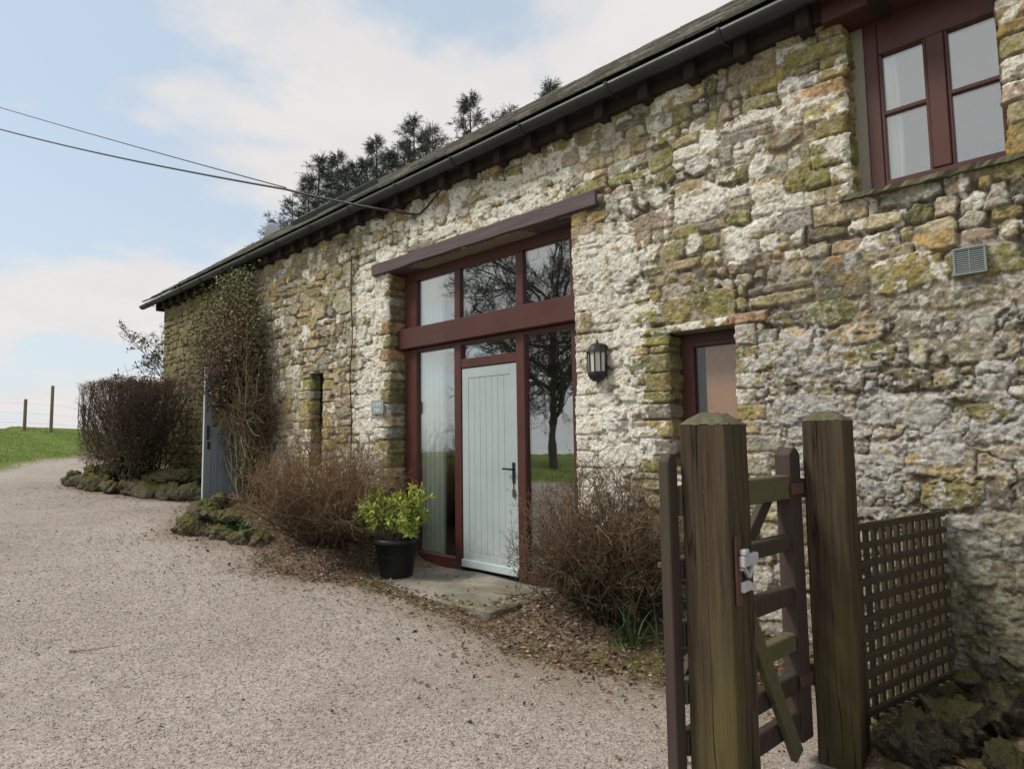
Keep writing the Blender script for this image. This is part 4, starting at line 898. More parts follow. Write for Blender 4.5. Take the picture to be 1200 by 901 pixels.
# ------------------------------------------------------------------ rocks
def rock_mat(name, c0, c1, moss, amt):
    m = Mat(name); n1 = m.noise(13, 6, .68); n2 = m.noise(55, 5, .7); ge = m.n('ShaderNodeNewGeometry'); sp = m.n('ShaderNodeSeparateXYZ'); m.l(ge.outputs['Normal'], sp.inputs[0])
    c = m.mix(m.ramp(n1, .3, .7), c0, c1); c = m.mix(m.math('MULTIPLY', m.ramp(n2, .60, .68), .35), c, (.33, .32, .28))
    up = m.math('ADD', m.math('MULTIPLY', sp.outputs[2], .55), m.math('MULTIPLY', n1, .9)); mo = m.mix(n2, tuple(v * .6 for v in moss), tuple(v * 1.5 for v in moss))
    return m.done(m.mix(m.math('MULTIPLY', m.ramp(up, .70, .92), amt), c, mo), .95, m.bump(n1, .8, .05, m.bump(n2, 1.0, .02)), .1)
M['rock'] = rock_mat('mossy_rock', (.085, .075, .05), (.24, .21, .15), (.135, .135, .034), 1.0)
M['rock_dark'] = rock_mat('dark_mossy_rock', (.024, .020, .014), (.12, .105, .075), (.065, .060, .020), .9)
def rock(x, y, sx, sy, sz, mat, label, group=None, dz=0.0, seed=0, sub=5):
    bm = bmesh.new(); bmesh.ops.create_icosphere(bm, subdivisions=sub, radius=1.0); r_ = np.random.default_rng(seed + 100)
    pl = [(Vector(v), r_.uniform(.55, .95)) for v in r_.normal(size=(9, 3))]
    V = np.array([v.co[:] for v in bm.verts])
    for v_, d_ in pl:
        nn = np.array(v_ / v_.length); k = V @ nn; V = V - np.maximum(k - d_, 0)[:, None] * nn * .85
    V = V * (1 + .55 * (fbm(V[:, :1] * 2 + seed + V[:, 2:] * 1.3, V[:, 1:2] * 2 + V[:, 2:] * .9, seed, 4) - .5) +   .26 * (fbm(V[:, :1] * 9 + V[:, 2:] * 5, V[:, 1:2] * 9 + seed, seed + 7, 3) - .5))
    for s_, a_ in ((3.1, .16), (7.3, .10), (15.0, .06)): V = V * (1 + a_ * (vnoise(V[:, :1] * s_ + V[:, 2:] * s_ * .61 + seed, V[:, 1:2] * s_ - V[:, 2:] * s_ * .53, seed + 3) - .5) * 2)
    for v, c in zip(bm.verts, V): v.co = (c[0] * sx, c[1] * sy, c[2] * sz)
    me = bpy.data.meshes.new('rock'); bm.to_mesh(me); bm.free()
    for p in me.polygons: p.use_smooth = True
    o = link('rock', me, M[mat]); o.location = (x, y, tz(x, y) + sz * .45 + dz); o.rotation_euler = (0, 0, r_.uniform(0, 6)); return tag(o, label, 'rock', group)
rk = random.Random(3)
for k in range(17):       # bed beyond the side door
    t = k / 16; x = -13.35 + 2.75 * t; e = float(bed_edge(x)); s = rk.uniform(.12, .23)
    rock(x, e + rk.uniform(.0, .16), s * 1.2, s * .9, s * .85, 'rock', 'mossy rounded stone edging the low bed under the bare hedge', 'stones edging the bed under the hedge', rk.uniform(-.02, .03), k, 4)
for k in range(14):
    x = rk.uniform(-13.1, -11.1); s = rk.uniform(.12, .22); rock(x, float(bed_edge(x)) + rk.uniform(.3, .5), s * 1.3, s, s * .6, 'rock', 'mossy rounded stone edging the low bed under the bare hedge', 'stones edging the bed under the hedge', .12, 40 + k, 4)
for k in range(22):       # bed in front of the side door
    t = (k % 13) / 12; x = -9.35 + 2.2 * t; s = rk.uniform(.08, .16); e = float(bed_edge(x))
    rock(x, e + (.02 if k < 13 else .28) + rk.uniform(-.04, .1), s * 1.2, s, s * .8, 'rock', 'small mossy stone edging the bed in front of the climber', 'stones edging the bed by the climber', (.0 if k < 13 else .07), 60 + k, 4)
for x, y, sx, sy, sz, lab in ((-.72, -1.10, .15, .13, .12, 'dark mossy rock nearest the foot of the dark post, by the trellis'), (-.60, -.86, .17, .14, .15, 'broad dark mossy rock halfway along the foot of the trellis'), (-.70, -.62, .11, .10, .10, 'small dark mossy rock tucked under the lattice'), (-.50, -.56, .14, .12, .13, 'dark mossy rock in front of the wall end of the trellis'), (-.42, -.36, .16, .13, .10, 'flat dark mossy rock against the foot of the barn wall'), (-.40, -.98, .10, .08, .06, 'low dark stone half sunk in the mossy ground by the picture edge')):
    rock(x, y, sx, sy, sz, 'rock_dark', lab, None, .0, int(abs(x * 1000)), 5)
rock(-.64, -.25, .07, .06, .05, 'rock', 'fist sized pale stone lying at the foot of the wall by the trellis', None, .06, 94, 3)
rock(-.30, -.78, .05, .045, .035, 'rock', 'small pale pebble on the mossy ground right of the dark rocks', None, .0, 95, 3)

# ------------------------------------------------------------------ vegetation
M['twig'] = mat_attr('twigs', 0.85, 40, .35, .2, .003, .2)
M['leaf'] = mat_attr('leaves', 0.55, 25, .25, .1, .002, .35)
M['litter'] = mat_attr('dead_leaves', 0.85, 30, .3, .1, .002, .2)
def grow(base, dirs, lens, K=6, curl=.25, grav=0.0, seed=0):
    """bent stems: base (M,3), dirs (M,3), lens (M,)"""
    r_ = np.random.default_rng(seed); Mn = len(base); d = dirs / np.linalg.norm(dirs, axis=1, keepdims=True); P = [base.copy()]; p = base.copy()
    for k in range(K - 1):
        d = d + r_.normal(size=(Mn, 3)) * curl / math.sqrt(K) + np.array([0, 0, grav / K]); d /= np.linalg.norm(d, axis=1, keepdims=True)
        p = p + d * (lens / (K - 1))[:, None]; P.append(p.copy())
    return np.stack(P, 1)
def sub_twigs(P, n, lens, spread=.8, K=5, curl=.3, grav=0.0, seed=0, tmin=.25):
    r_ = np.random.default_rng(seed); Mn, Kp, _ = P.shape; i = r_.integers(0, Mn, n); t = r_.uniform(tmin, .98, n) * (Kp - 1); k = np.minimum(t.astype(int), Kp - 2); f = (t - k)[:, None]
    b = P[i, k] * (1 - f) + P[i, k + 1] * f; d = P[i, k + 1] - P[i, k]; d /= np.linalg.norm(d, axis=1, keepdims=True) + 1e-9
    v = r_.normal(size=(n, 3)); return grow(b, d + v * spread * .6, np.asarray(lens), K, curl, grav, seed + 1), i
def taper(Pn, r0, r1): M_, K_ = Pn.shape[:2]; return np.linspace(1, 0, K_)[None] * (np.asarray(r0)[:, None] - r1) + r1
def shrub(name, label, cat, x, y, w, dpt, h, cols, n_main, n_sub, seed, lean=(0, 0), leaves=0, leafcol=(.1, .12, .04), group=None, thick=.006, low=(.05, .045, .03), spread=.62):
    r_ = np.random.default_rng(seed); zg = tz(x, y)
    t = thing(name, label, cat, (x, y, zg), 0, group)
    a = r_.uniform(0, 2 * math.pi, n_main); rad = np.sqrt(r_.uniform(0, 1, n_main))
    base = np.stack([np.cos(a) * rad * w * .16, np.sin(a) * rad * dpt * .16, np.full(n_main, -.03)], 1)
    out = r_.uniform(.1, 1, n_main) * spread; dirs = np.stack([np.cos(a) * out * w * .5 / h * 2 + lean[0], np.sin(a) * out * dpt * .5 / h * 2 + lean[1], np.full(n_main, 1.0)], 1)
    ln = h * r_.choice([.5, .7, .85, 1.0, 1.15], n_main) * r_.uniform(.85, 1.1, n_main)
    dirs = dirs + np.stack([.35 * np.sin(a * 3 + seed), .25 * np.cos(a * 2 + seed), 0 * a], 1)
    P0 = grow(base, dirs, ln, 7, .55, .1, seed + 1); P1, _ = sub_twigs(P0, n_sub, r_.uniform(.12, .42, n_sub) * h, 1.0, 5, .55, .15, seed + 2)
    P2, _ = sub_twigs(P1, int(n_sub * 1.3), r_.uniform(.05, .2, int(n_sub * 1.3)) * h, .9, 4, .4, .3, seed + 5)
    # keep the clipped / rounded outline
    parts = []; clamped = []
    for P, r0, r1 in ((P0, np.where(r_.random(n_main) < .16, 1.9, r_.uniform(.5, 1.0, n_main)) * thick, .0016), (P1, r_.uniform(.0016, .0032, n_sub), .0010), (P2, r_.uniform(.0011, .0018, len(P2)), .0008)):
        sc3 = np.array([w * .54, dpt * .54, h * 1.04]); rr = np.sqrt((P[..., 0] / sc3[0]) ** 2 + (P[..., 1] / sc3[1]) ** 2 + (np.maximum(P[..., 2] - .25 * h, 0) / (sc3[2] - .25 * h)) ** 2)
        f = np.where(rr > 1, 1 / np.maximum(rr, 1e-6) ** .45, 1)[..., None]; P = P * np.concatenate([f, f, f ** .6], -1); P[..., 2] = np.maximum(P[..., 2], -.03); clamped.append(P)
        V, F, per = tubes_np(P, taper(P, r0, r1), 3)
        ci = r_.integers(0, len(cols), len(P)); c = np.repeat(np.array(cols)[ci] * r_.uniform(.7, 1.3, (len(P), 1)), per, axis=0)
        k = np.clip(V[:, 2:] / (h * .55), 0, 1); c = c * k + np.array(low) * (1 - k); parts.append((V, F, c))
    V, F, C = cat_mesh(parts); link('twigs', mesh_np('twigs', V, F, C), M['twig'], t)
    if leaves:
        i = r_.integers(0, len(P1), leaves); k = r_.integers(1, 5, leaves); b = clamped[1][i, k]; d = r_.normal(size=(leaves, 3)) + [0, 0, .5]
        V, F = leaves_np(b, d, unit(leaves), r_.uniform(.012, .03, leaves), r_.uniform(.006, .014, leaves)); c = np.repeat(np.array(leafcol) * r_.uniform(.5, 1.6, (leaves, 1)), 4, axis=0)
        link('leaves', mesh_np('leaves', V, F, c, False), M['leaf'], t)
    return t
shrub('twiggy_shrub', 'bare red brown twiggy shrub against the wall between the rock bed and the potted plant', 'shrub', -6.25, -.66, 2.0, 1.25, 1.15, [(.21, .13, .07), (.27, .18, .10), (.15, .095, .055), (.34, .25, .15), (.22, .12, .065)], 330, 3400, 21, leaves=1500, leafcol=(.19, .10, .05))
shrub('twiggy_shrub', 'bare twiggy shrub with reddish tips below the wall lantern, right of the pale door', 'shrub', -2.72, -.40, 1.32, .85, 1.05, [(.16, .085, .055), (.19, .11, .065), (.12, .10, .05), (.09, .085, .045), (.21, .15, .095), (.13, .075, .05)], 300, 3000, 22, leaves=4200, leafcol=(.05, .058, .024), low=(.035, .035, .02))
# a few long branches of it crossing the door
def hedge():
    r_ = np.random.default_rng(31); x0, x1, y0, y1, h = -13.35, -11.25, -1.45, -.25, 1.64; cx, cy = (x0 + x1) / 2, (y0 + y1) / 2; zg = tz(cx, cy) + .05
    t = thing('clipped_hedge', 'bare square clipped hedge at the far corner of the barn', 'hedge', (cx, cy, zg)); n = 170
    base = np.stack([r_.uniform(-.75, .75, n), r_.uniform(-.25, .25, n), np.full(n, -.08)], 1); dirs = np.stack([r_.normal(0, .34, n) + base[:, 0] * .25, r_.normal(0, .25, n), np.ones(n)], 1)
    P0 = grow(base, dirs, h * r_.uniform(.8, 1.1, n), 8, .28, .1, 32); n1 = 2200; P1, _ = sub_twigs(P0, n1, r_.uniform(.2, .7, n1), .7, 6, .35, .4, 33, .25); n2 = 3000; P2, _ = sub_twigs(P1, n2, r_.uniform(.08, .25, n2), .9, 4, .4, .2, 34, .3)
    parts = []
    for P, r0, r1, c0 in ((P0, r_.uniform(.008, .02, n), .004, (.055, .045, .032)), (P1, r_.uniform(.003, .006, n1), .002, (.085, .066, .046)), (P2, r_.uniform(.002, .003, n2), .0015, (.115, .085, .058))):
        P = P.copy(); P[..., 0] = np.clip(P[..., 0], -1.08, 1.08) + r_.normal(0, .02, P.shape[:2]); P[..., 1] = np.clip(P[..., 1], -.6, .6); P[..., 2] = np.minimum(P[..., 2], h + .0) + r_.normal(0, .012, P.shape[:2])
        V, F, per = tubes_np(P, taper(P, r0, r1), 3); parts.append((V, F, np.repeat(np.array(c0) * r_.uniform(.6, 1.4, (len(P), 1)), per, axis=0)))
    ns = 4600; q = r_.uniform(-1, 1, (ns, 3)) * [1.08, .6, .42 * h] + [0, 0, h * .56]; fc = r_.choice([0, 0, 0, 1, 1, 2, 2, 3], ns); q[fc == 0, 2] = h - r_.uniform(0, .22, (fc == 0).sum()); q[fc == 1, 0] = -1.08 + r_.uniform(0, .15, (fc == 1).sum()); q[fc == 2, 1] = -.6 + r_.uniform(0, .12, (fc == 2).sum()); q[fc == 3, 0] = 1.08 - r_.uniform(0, .15, (fc == 3).sum())
    Pq = grow(q, r_.normal(size=(ns, 3)) * [.6, .6, .6] + [0, 0, .8], r_.uniform(.06, .2, ns), 4, .4, .2, 38); Pq[..., 2] = np.minimum(Pq[..., 2], h + .02); Pq[..., 0] = np.clip(Pq[..., 0], -1.1, 1.1)
    V, F, per = tubes_np(Pq, taper(Pq, np.full(ns, .0025), .0015), 3); parts.append((V, F, np.repeat(np.array([.12, .078, .054]) * r_.uniform(.6, 1.4, (ns, 1)), per, axis=0)))
    V, F, C = cat_mesh(parts); link('twigs', mesh_np('twigs', V, F, C), M['twig'], t)
    nl = 2200; q = r_.uniform(-1, 1, (nl, 3)) * [1.0, .6, .28] + [.15, 0, .42]; V, F = leaves_np(q, unit(nl), unit(nl), r_.uniform(.03, .06, nl), r_.uniform(.015, .03, nl)); link('leaves', mesh_np('leaves', V, F, np.repeat(np.array([.06, .075, .025]) * r_.uniform(.5, 1.5, (nl, 1)), 4, axis=0), False), M['leaf'], t)
hedge()
def bare_tree(name, label, x, y, h, seed, levels=4, nb=(7, 6, 6, 6), leafn=0, leafcol=(.1, .11, .05), r0=.2, zg=None, colr=(.15, .13, .108), spread=.75, trunk_frac=.35, grav=.35, minr=.004, leaf=(.03, .06)):
    r_ = np.random.default_rng(seed); zg = tz(x, y) if zg is None else zg
    t = thing(name, label, 'tree', (x, y, zg - .1))
    P = grow(np.zeros((1, 3)), np.array([[.03, .02, 1.0]]), np.array([h * .72]), 10, .18, .1, seed); rad = np.linspace(r0, r0 * .25, 10)[None]
    V, F, _ = tubes_np(P, rad, 9); link('trunk', mesh_np('trunk', V, F, np.array(colr) + 0 * V), M['twig'], t)
    parts = []; cur = P; ln = h * .42; n = 1; ri = r0 * .38
    for lv in range(levels):
        n = n * nb[lv]; L_ = ln * r_.uniform(.6, 1.1, n); cur, _ = sub_twigs(cur, n, L_, spread, 6, .38, grav, seed + 3 * lv, trunk_frac if lv == 0 else .2)
        V, F, per = tubes_np(cur, taper(cur, np.full(n, max(ri, minr)), max(ri * .35, minr * .8)), 5 if lv < 2 else 3); parts.append((V, F, np.repeat(np.array(colr) * r_.uniform(.7, 1.3, (n, 1)), per, axis=0))); ln *= .52; ri *= .42
    V, F, C = cat_mesh(parts); link('crown', mesh_np('crown', V, F, C), M['twig'], t)
    if leafn:
        i = r_.integers(0, len(cur), leafn); k = r_.integers(1, 6, leafn); V, F = leaves_np(cur[i, k], r_.normal(size=(leafn, 3)), unit(leafn), r_.uniform(*leaf, leafn), r_.uniform(leaf[0] * .6, leaf[1] * .6, leafn)); link('leaves', mesh_np('leaves', V, F, np.repeat(np.array(leafcol) * r_.uniform(.6, 1.5, (leafn, 1)), 4, axis=0), False), M['leaf'], t)
    return t
bare_tree('small_tree', 'small sparse tree with a few pale green leaves behind the hedge at the barn corner', -15.3, .9, 2.9, 41, 4, (14, 6, 5, 3), 1600, (.17, .18, .09), .04, spread=1.0, minr=.004, leaf=(.05, .09))
bare_tree('bare_tree', 'large bare spreading tree seen reflected in the entrance glazing', -17.6, -16.2, 10.5, 43, 5, (20, 8, 6, 5, 3), 0, r0=.2, spread=1.05, trunk_frac=.25, minr=.008)

# climber round the side door: tangled stems, brown leaves, a little green at the top
def climber():
    r_ = np.random.default_rng(51); t = thing('wall_climber', 'tangled bare climber with brown leaves growing up the wall around the side door', 'climber', (-9.32, -.05, tz(-9.3, -.3)))
    parts = []
    def add(P, r0, r1, c, jit=.35):
        V, F, per = tubes_np(P, taper(P, r0, r1), 4); parts.append((V, F, np.repeat(np.array(c) * r_.uniform(1 - jit, 1 + jit, (len(P), 1)), per, axis=0)))
    n = 46; base = np.stack([r_.normal(.28, .12, n), r_.uniform(-.30, -.06, n), np.full(n, -.05)], 1); P0 = grow(base, np.stack([r_.normal(.0, .14, n), r_.normal(-.02, .05, n), np.ones(n)], 1), r_.uniform(1.6, 3.2, n), 16, .75, .5, 52)
    P0[..., 1] = np.clip(P0[..., 1], -.42, -.04); P0[..., 0] = np.clip(P0[..., 0], -1.9, .6); add(P0, r_.uniform(.006, .013, n), .004, (.20, .165, .10))
    n = 34; base = np.stack([r_.uniform(.05, .5, n), r_.uniform(-.35, -.08, n), r_.uniform(.9, 1.8, n)], 1); Pc = grow(base, np.stack([r_.normal(0, .3, n), r_.normal(0, .1, n), -np.ones(n)], 1), r_.uniform(.7, 1.4, n), 12, .8, -.6, 57); Pc[..., 1] = np.clip(Pc[..., 1], -.45, -.04); Pc[..., 2] = np.maximum(Pc[..., 2], 0); add(Pc, r_.uniform(.005, .010, n), .004, (.27, .225, .13))
    n = 1100; P1, _ = sub_twigs(P0, n, r_.uniform(.2, .9, n), 1.0, 7, .6, -.5, 53, .45); P1[..., 0] += (P1[..., 2] > 1.4) * r_.uniform(-1.3, .15, (n, 1)) ; P1[..., 1] = np.clip(P1[..., 1], -.50, -.02); P1[..., 2] = np.clip(P1[..., 2], .0, 3.45); add(P1, r_.uniform(.003, .005, n), .002, (.13, .10, .06))
    V, F, C = cat_mesh(parts); link('stems', mesh_np('stems', V, F, C), M['twig'], t)
    # leaf masses: (centre, radii, n, colour)
    for nm, lst in (('dead_leaves', [((-.02, -.50, 1.72), (.26, .36, .42), 1100, (.105, .072, .042)), ((.0, -.34, 2.25), (.42, .36, .5), 1300, (.14, .10, .055)), ((-.45, -.22, 2.05), (.55, .22, .42), 2600, (.125, .065, .042)), ((-.2, -.2, 2.45), (.5, .2, .5), 1800, (.17, .105, .062)), ((-.75, -.15, 2.7), (.6, .15, .5), 1200, (.15, .11, .06)), ((-.1, -.25, 1.75), (.3, .2, .3), 900, (.11, .06, .04))]), ('leaves', [((-.5, -.12, 3.1), (.5, .14, .42), 2600, (.21, .22, .11)), ((-.9, -.10, 2.75), (.6, .10, .7), 1300, (.16, .16, .07)), ((-1.7, -.06, 2.3), (.9, .07, 1.1), 1900, (.15, .145, .06)), ((-.75, -.3, 1.7), (.12, .15, .4), 160, (.20, .22, .09)), ((.2, -.15, 2.2), (.25, .14, .7), 900, (.12, .14, .05))])):
        Vs, Fs, Cs, o = [], [], [], 0
        for c, rr_, n, colr in lst:
            p = r_.normal(size=(n, 3)) * np.array(rr_) * .55 + np.array(c); p[:, 1] = np.minimum(p[:, 1], .02); p[:, 2] = np.minimum(p[:, 2], 3.5)
            V, F = leaves_np(p, r_.normal(size=(n, 3)) + [0, -.3, -.5], unit(n), r_.uniform(.03, .075, n), r_.uniform(.018, .045, n)); Vs.append(V); Fs.append(F + o); o += len(V); Cs.append(np.repeat(np.array(colr) * r_.uniform(.5, 1.6, (n, 1)), 4, axis=0))
        link(nm, mesh_np(nm, np.concatenate(Vs), np.concatenate(Fs), np.concatenate(Cs), False), M['leaf'], t)
climber()

# potted evergreen by the step
def potted():
    x, y = -5.28, -.42; z = .128
    pot = thing('plant_pot', 'black plastic pot holding the yellow green evergreen beside the entrance', 'plant pot', (x, y, z))
    b = MB(); b.lathe([(.0, .0), (.155, .0), (.162, .012), (.212, .325), (.232, .328), (.238, .338), (.236, .375), (.222, .378), (.208, .372), (.200, .30), (.0, .295)], 40); b.build('pot', M['plastic'], pot, 0, 1, True)
    m = MB(); m.lathe([(.0, .318), (.12, .315), (.203, .306)], 24); m.build('soil', M['soil'], pot, 0, 1, True)
    r_ = np.random.default_rng(61); t = thing('potted_shrub', 'yellow green evergreen shrub growing in the black pot', 'shrub', (x, y, z + .30))
    n = 34; a = r_.uniform(0, 2 * math.pi, n); P0 = grow(np.stack([np.cos(a) * .03, np.sin(a) * .03, 0 * a], 1), np.stack([np.cos(a) * r_.uniform(.2, 1.25, n), np.sin(a) * r_.uniform(.2, 1.25, n), np.ones(n)], 1), r_.uniform(.3, .5, n), 6, .3, .5, 62)
    n1 = 150; P1, _ = sub_twigs(P0, n1, r_.uniform(.08, .2, n1), .9, 4, .3, .6, 63, .4); parts = []
    for P, r0, r1 in ((P0, r_.uniform(.004, .007, n), .003), (P1, r_.uniform(.0025, .004, n1), .002)): V, F, per = tubes_np(P, taper(P, r0, r1), 4); parts.append((V, F, (.22, .17, .11)))
    V, F, C = cat_mesh(parts); link('stems', mesh_np('stems', V, F, C), M['twig'], t)
    tips = np.concatenate([P1[:, -1], P1[:, 2], P0[:, -1]]); dirs = np.concatenate([P1[:, -1] - P1[:, -2], P1[:, 2] - P1[:, 1], P0[:, -1] - P0[:, -2]]); dirs /= np.linalg.norm(dirs, axis=1, keepdims=True); m_ = 11
    tp = np.repeat(tips, m_, 0) - np.repeat(dirs, m_, 0) * r_.uniform(0, .05, (len(tips) * m_, 1)); dd_ = np.repeat(dirs, m_, 0) * .55 + r_.normal(size=tp.shape) * .75; nn = len(tp)
    V, F = leaves_np(tp, dd_, np.repeat(dirs, m_, 0), r_.uniform(.05, .09, nn), r_.uniform(.020, .033, nn), .18)
    tip_h = np.repeat(tips[:, 2] + .10 * r_.normal(size=len(tips)), m_, 0); k = r_.random(nn)[:, None]; c = np.array([.17, .26, .045]) * (1 - k) + np.array([.40, .46, .10]) * k; yel = (r_.random(nn) < .12)[:, None]; c = np.where(yel, np.array([.62, .50, .16]), c) * r_.uniform(.9, 1.45, (nn, 1))
    link('leaves', mesh_np('leaves', V, F, np.repeat(c, 4, axis=0), False), M['leaf'], t)
m = Mat('potting_soil'); M['soil'] = m.done(m.mix(m.ramp(m.noise(60, 4, .7), .3, .7), (.03, .02, .014), (.10, .075, .05)), .95, m.bump(m.noise(60, 4, .7), .8, .01), .1)
potted()
def blades(name, label, cat, x, y, n, hmin, hmax, w, colr, seed, spread=.1, out=.5, kind=None):
    r_ = np.random.default_rng(seed); a = r_.uniform(0, 2 * math.pi, n); base = np.stack([r_.normal(0, spread, n), r_.normal(0, spread * .6, n), np.full(n, -.02)], 1); P = grow(base, np.stack([np.cos(a) * r_.uniform(0, out, n), np.sin(a) * r_.uniform(0, out, n), np.ones(n)], 1), r_.uniform(hmin, hmax, n), 7, .25, -1.3, seed)
    d = P[:, -1] - P[:, 0]; s = np.stack([-np.sin(a), np.cos(a), 0 * a], 1)[:, None]; wd = (w * np.array([.7, 1, 1, .95, .8, .5, .08]))[None, :, None] * .5; A_, B_ = P - s * wd, P + s * wd
    V = np.stack([A_, B_], 2).reshape(-1, 3); idx = np.arange(n * 14).reshape(n, 7, 2); F = np.stack([idx[:, :-1, 0], idx[:, :-1, 1], idx[:, 1:, 1], idx[:, 1:, 0]], -1).reshape(-1, 4)
    o = link(name, mesh_np(name, V, F, np.repeat(np.array(colr) * r_.uniform(.6, 1.4, (n, 1)), 14, axis=0)), M['leaf']); o.location = (x, y, tz(x, y)); return tag(o, label, cat, None, kind)
blades('daffodil_leaves', 'upright clump of grey green strap leaves at the foot of the shrub by the gate', 'plant', -2.42, -.62, 30, .25, .48, .016, (.07, .12, .045), 71, .06, .5)
blades('daffodil_leaves', 'drooping clump of strap leaves close behind the near gate post', 'plant', -2.12, -.55, 26, .25, .45, .015, (.075, .115, .055), 72, .06, .9)
blades('fern', 'small dark green plant between the mossy stones and the brown shrub', 'plant', -7.75, -.95, 60, .12, .26, .03, (.03, .085, .03), 73, .10, 1.1)

# conifers on the rise behind the barn
def conifer_mesh(seed, h, sparse=1.0):
    r_ = np.random.default_rng(seed); whorls = int(h * 2.6); Pb, rb, D_, T_ = [], [], [], []
    for k in range(whorls):
        f = k / whorls; z = h * (.12 + .88 * f); L = (h * (1 - f) * .36 + .10) * r_.uniform(.7, 1.15); nbr = r_.integers(5, 8)
        for j in range(int(nbr)):
            if r_.random() > sparse: continue
            a = r_.uniform(0, 2 * math.pi); l = L * r_.uniform(.6, 1.2); up = .15 + .5 * f
            t_ = np.linspace(0, 1, 6); Pb.append(np.stack([np.cos(a) * l * t_, np.sin(a) * l * t_, z + l * (up * t_ - .45 * t_ ** 2 + .25 * t_ ** 3)], 1)); rb.append(.006 + .012 * (1 - f))
    Pb = np.array(Pb); n2 = len(Pb) * 14; P2, i2 = sub_twigs(Pb, n2, np.repeat(np.linalg.norm(Pb[:, -1] - Pb[:, 0], axis=1), 14)[:n2] * .0 + (.10 + .22 * np.minimum(1, np.repeat(np.linalg.norm(Pb[:, -1, :2], axis=1), 14) / .9)) * r_.uniform(.6, 1.1, n2), .95, 4, .25, -.15, seed + 1, .15)
    Pt = np.array([[[0, 0, 0], [0, 0, h * .3], [0, 0, h * .6], [.01, 0, h * .85], [0, 0, h * 1.0]]]); Vt, Ft, _ = tubes_np(Pt, np.array([[.2, .15, .09, .04, .008]]) * h / 14, 7)
    parts = []
    V, F, per = tubes_np(Pb, taper(Pb, np.array(rb), .004), 3); parts.append((V, F, (.06, .05, .035)))
    # needles: short blades along the twigs
    nn = 11; tt = r_.uniform(0, 3, (n2, nn)); kk = np.minimum(tt.astype(int), 2); ff = (tt - kk)[..., None]; ar = np.arange(n2)[:, None]; b = (P2[ar, kk] * (1 - ff) + P2[ar, kk + 1] * ff).reshape(-1, 3); d = (P2[:, -1] - P2[:, 0]); d /= np.linalg.norm(d, axis=1, keepdims=True); d = np.repeat(d, nn, 0) + r_.normal(size=(n2 * nn, 3)) * .55
    Vn, Fn = leaves_np(b, d, unit(len(b)), r_.uniform(.07, .15, len(b)), r_.uniform(.009, .017, len(b)), .1); cn = np.repeat(np.array([.065, .085, .066]) * r_.uniform(.5, 1.6, (len(b), 1)), 4, axis=0)
    V2, F2, _ = tubes_np(P2, taper(P2, np.full(n2, .004), .003), 3); parts.append((V2, F2, (.045, .05, .03)))
    V, F, C = cat_mesh(parts)
    return mesh_np('trunk', Vt, Ft, np.array([.07, .055, .045]) + 0 * Vt), mesh_np('limbs', V, F, C), mesh_np('crown', Vn, Fn, cn, False)
con = [conifer_mesh(81, 12, .85), conifer_mesh(82, 12, .7), conifer_mesh(83, 12, .95)]
for px, py, yy, var, wd, lab in ((315, 249, 12.0, 1, .9, 'tiny conifer tip showing right beside the satellite dish'), (343, 224, 13.0, 1, 1.05, 'slender conifer at the left edge of the dark clump behind the roof'), (374, 184, 14.5, 2, 1.75, 'broad dark conifer filling the left of the clump behind the roof'), (396, 178, 17.0, 0, 1.75, 'broad conifer second in the dark clump behind the roof'), (418, 190, 13.5, 2, 1.45, 'lower dark conifer in the middle of the clump near the cable'), (441, 160, 15.0, 0, 1.5, 'tall conifer with a narrow top in the middle of the clump'), (485, 138, 16.0, 2, 1.6, 'tallest dense conifer at the right end of the dark clump'), (466, 166, 19.0, 1, 1.6, 'conifer standing behind between the two tallest in the clump'), (507, 143, 14.0, 1, 1.3, 'thin pointed conifer just right of the dark clump'), (551, 110, 15.0, 0, 1.4, 'lone spreading conifer rising clear over the middle of the roof'), (577, 132, 17.0, 1, 1.1, 'tiny conifer tip between the two lone conifers over the roof'), (597, 121, 16.0, 1, 1.2, 'small slender conifer tip second from the right over the roof'), (362, 206, 16.0, 2, 1.5, 'dense dark conifer crowded inside the clump behind the roof'), (405, 196, 14.0, 2, 1.5, 'dense dark conifer crowded inside the clump behind the roof'), (430, 186, 18.0, 2, 1.5, 'dense dark conifer crowded inside the clump behind the roof'), (455, 178, 14.0, 2, 1.4, 'dense dark conifer crowded inside the clump behind the roof'), (475, 166, 17.0, 0, 1.4, 'dense dark conifer crowded inside the clump behind the roof'), (496, 160, 18.5, 2, 1.3, 'dense dark conifer crowded inside the clump behind the roof'), (388, 205, 19.0, 2, 1.5, 'dense dark conifer crowded inside the clump behind the roof'), (645, 94, 15.0, 0, 1.15, 'rightmost conifer tip rising over the roof')):
    d = _r * ((px - 600) / 740) - _u * ((py - 450.5) / 740) + _f; t = (yy + CAM_D) / d.y; p = Vector((0, -CAM_D, CAM_H)) + d * t; zg = tz(p.x, p.y) - .1
    o = thing('conifer', lab, 'conifer', (p.x, p.y, zg), rnd.uniform(0, 6), 'conifers behind the barn'); h = (p.z - zg) / .995
    for nm, me in zip(('trunk', 'limbs', 'crown'), con[var]): c = link(nm, me, M['leaf'] if nm == 'crown' else M['twig'], o); c.scale = (wd, wd, h / 12)

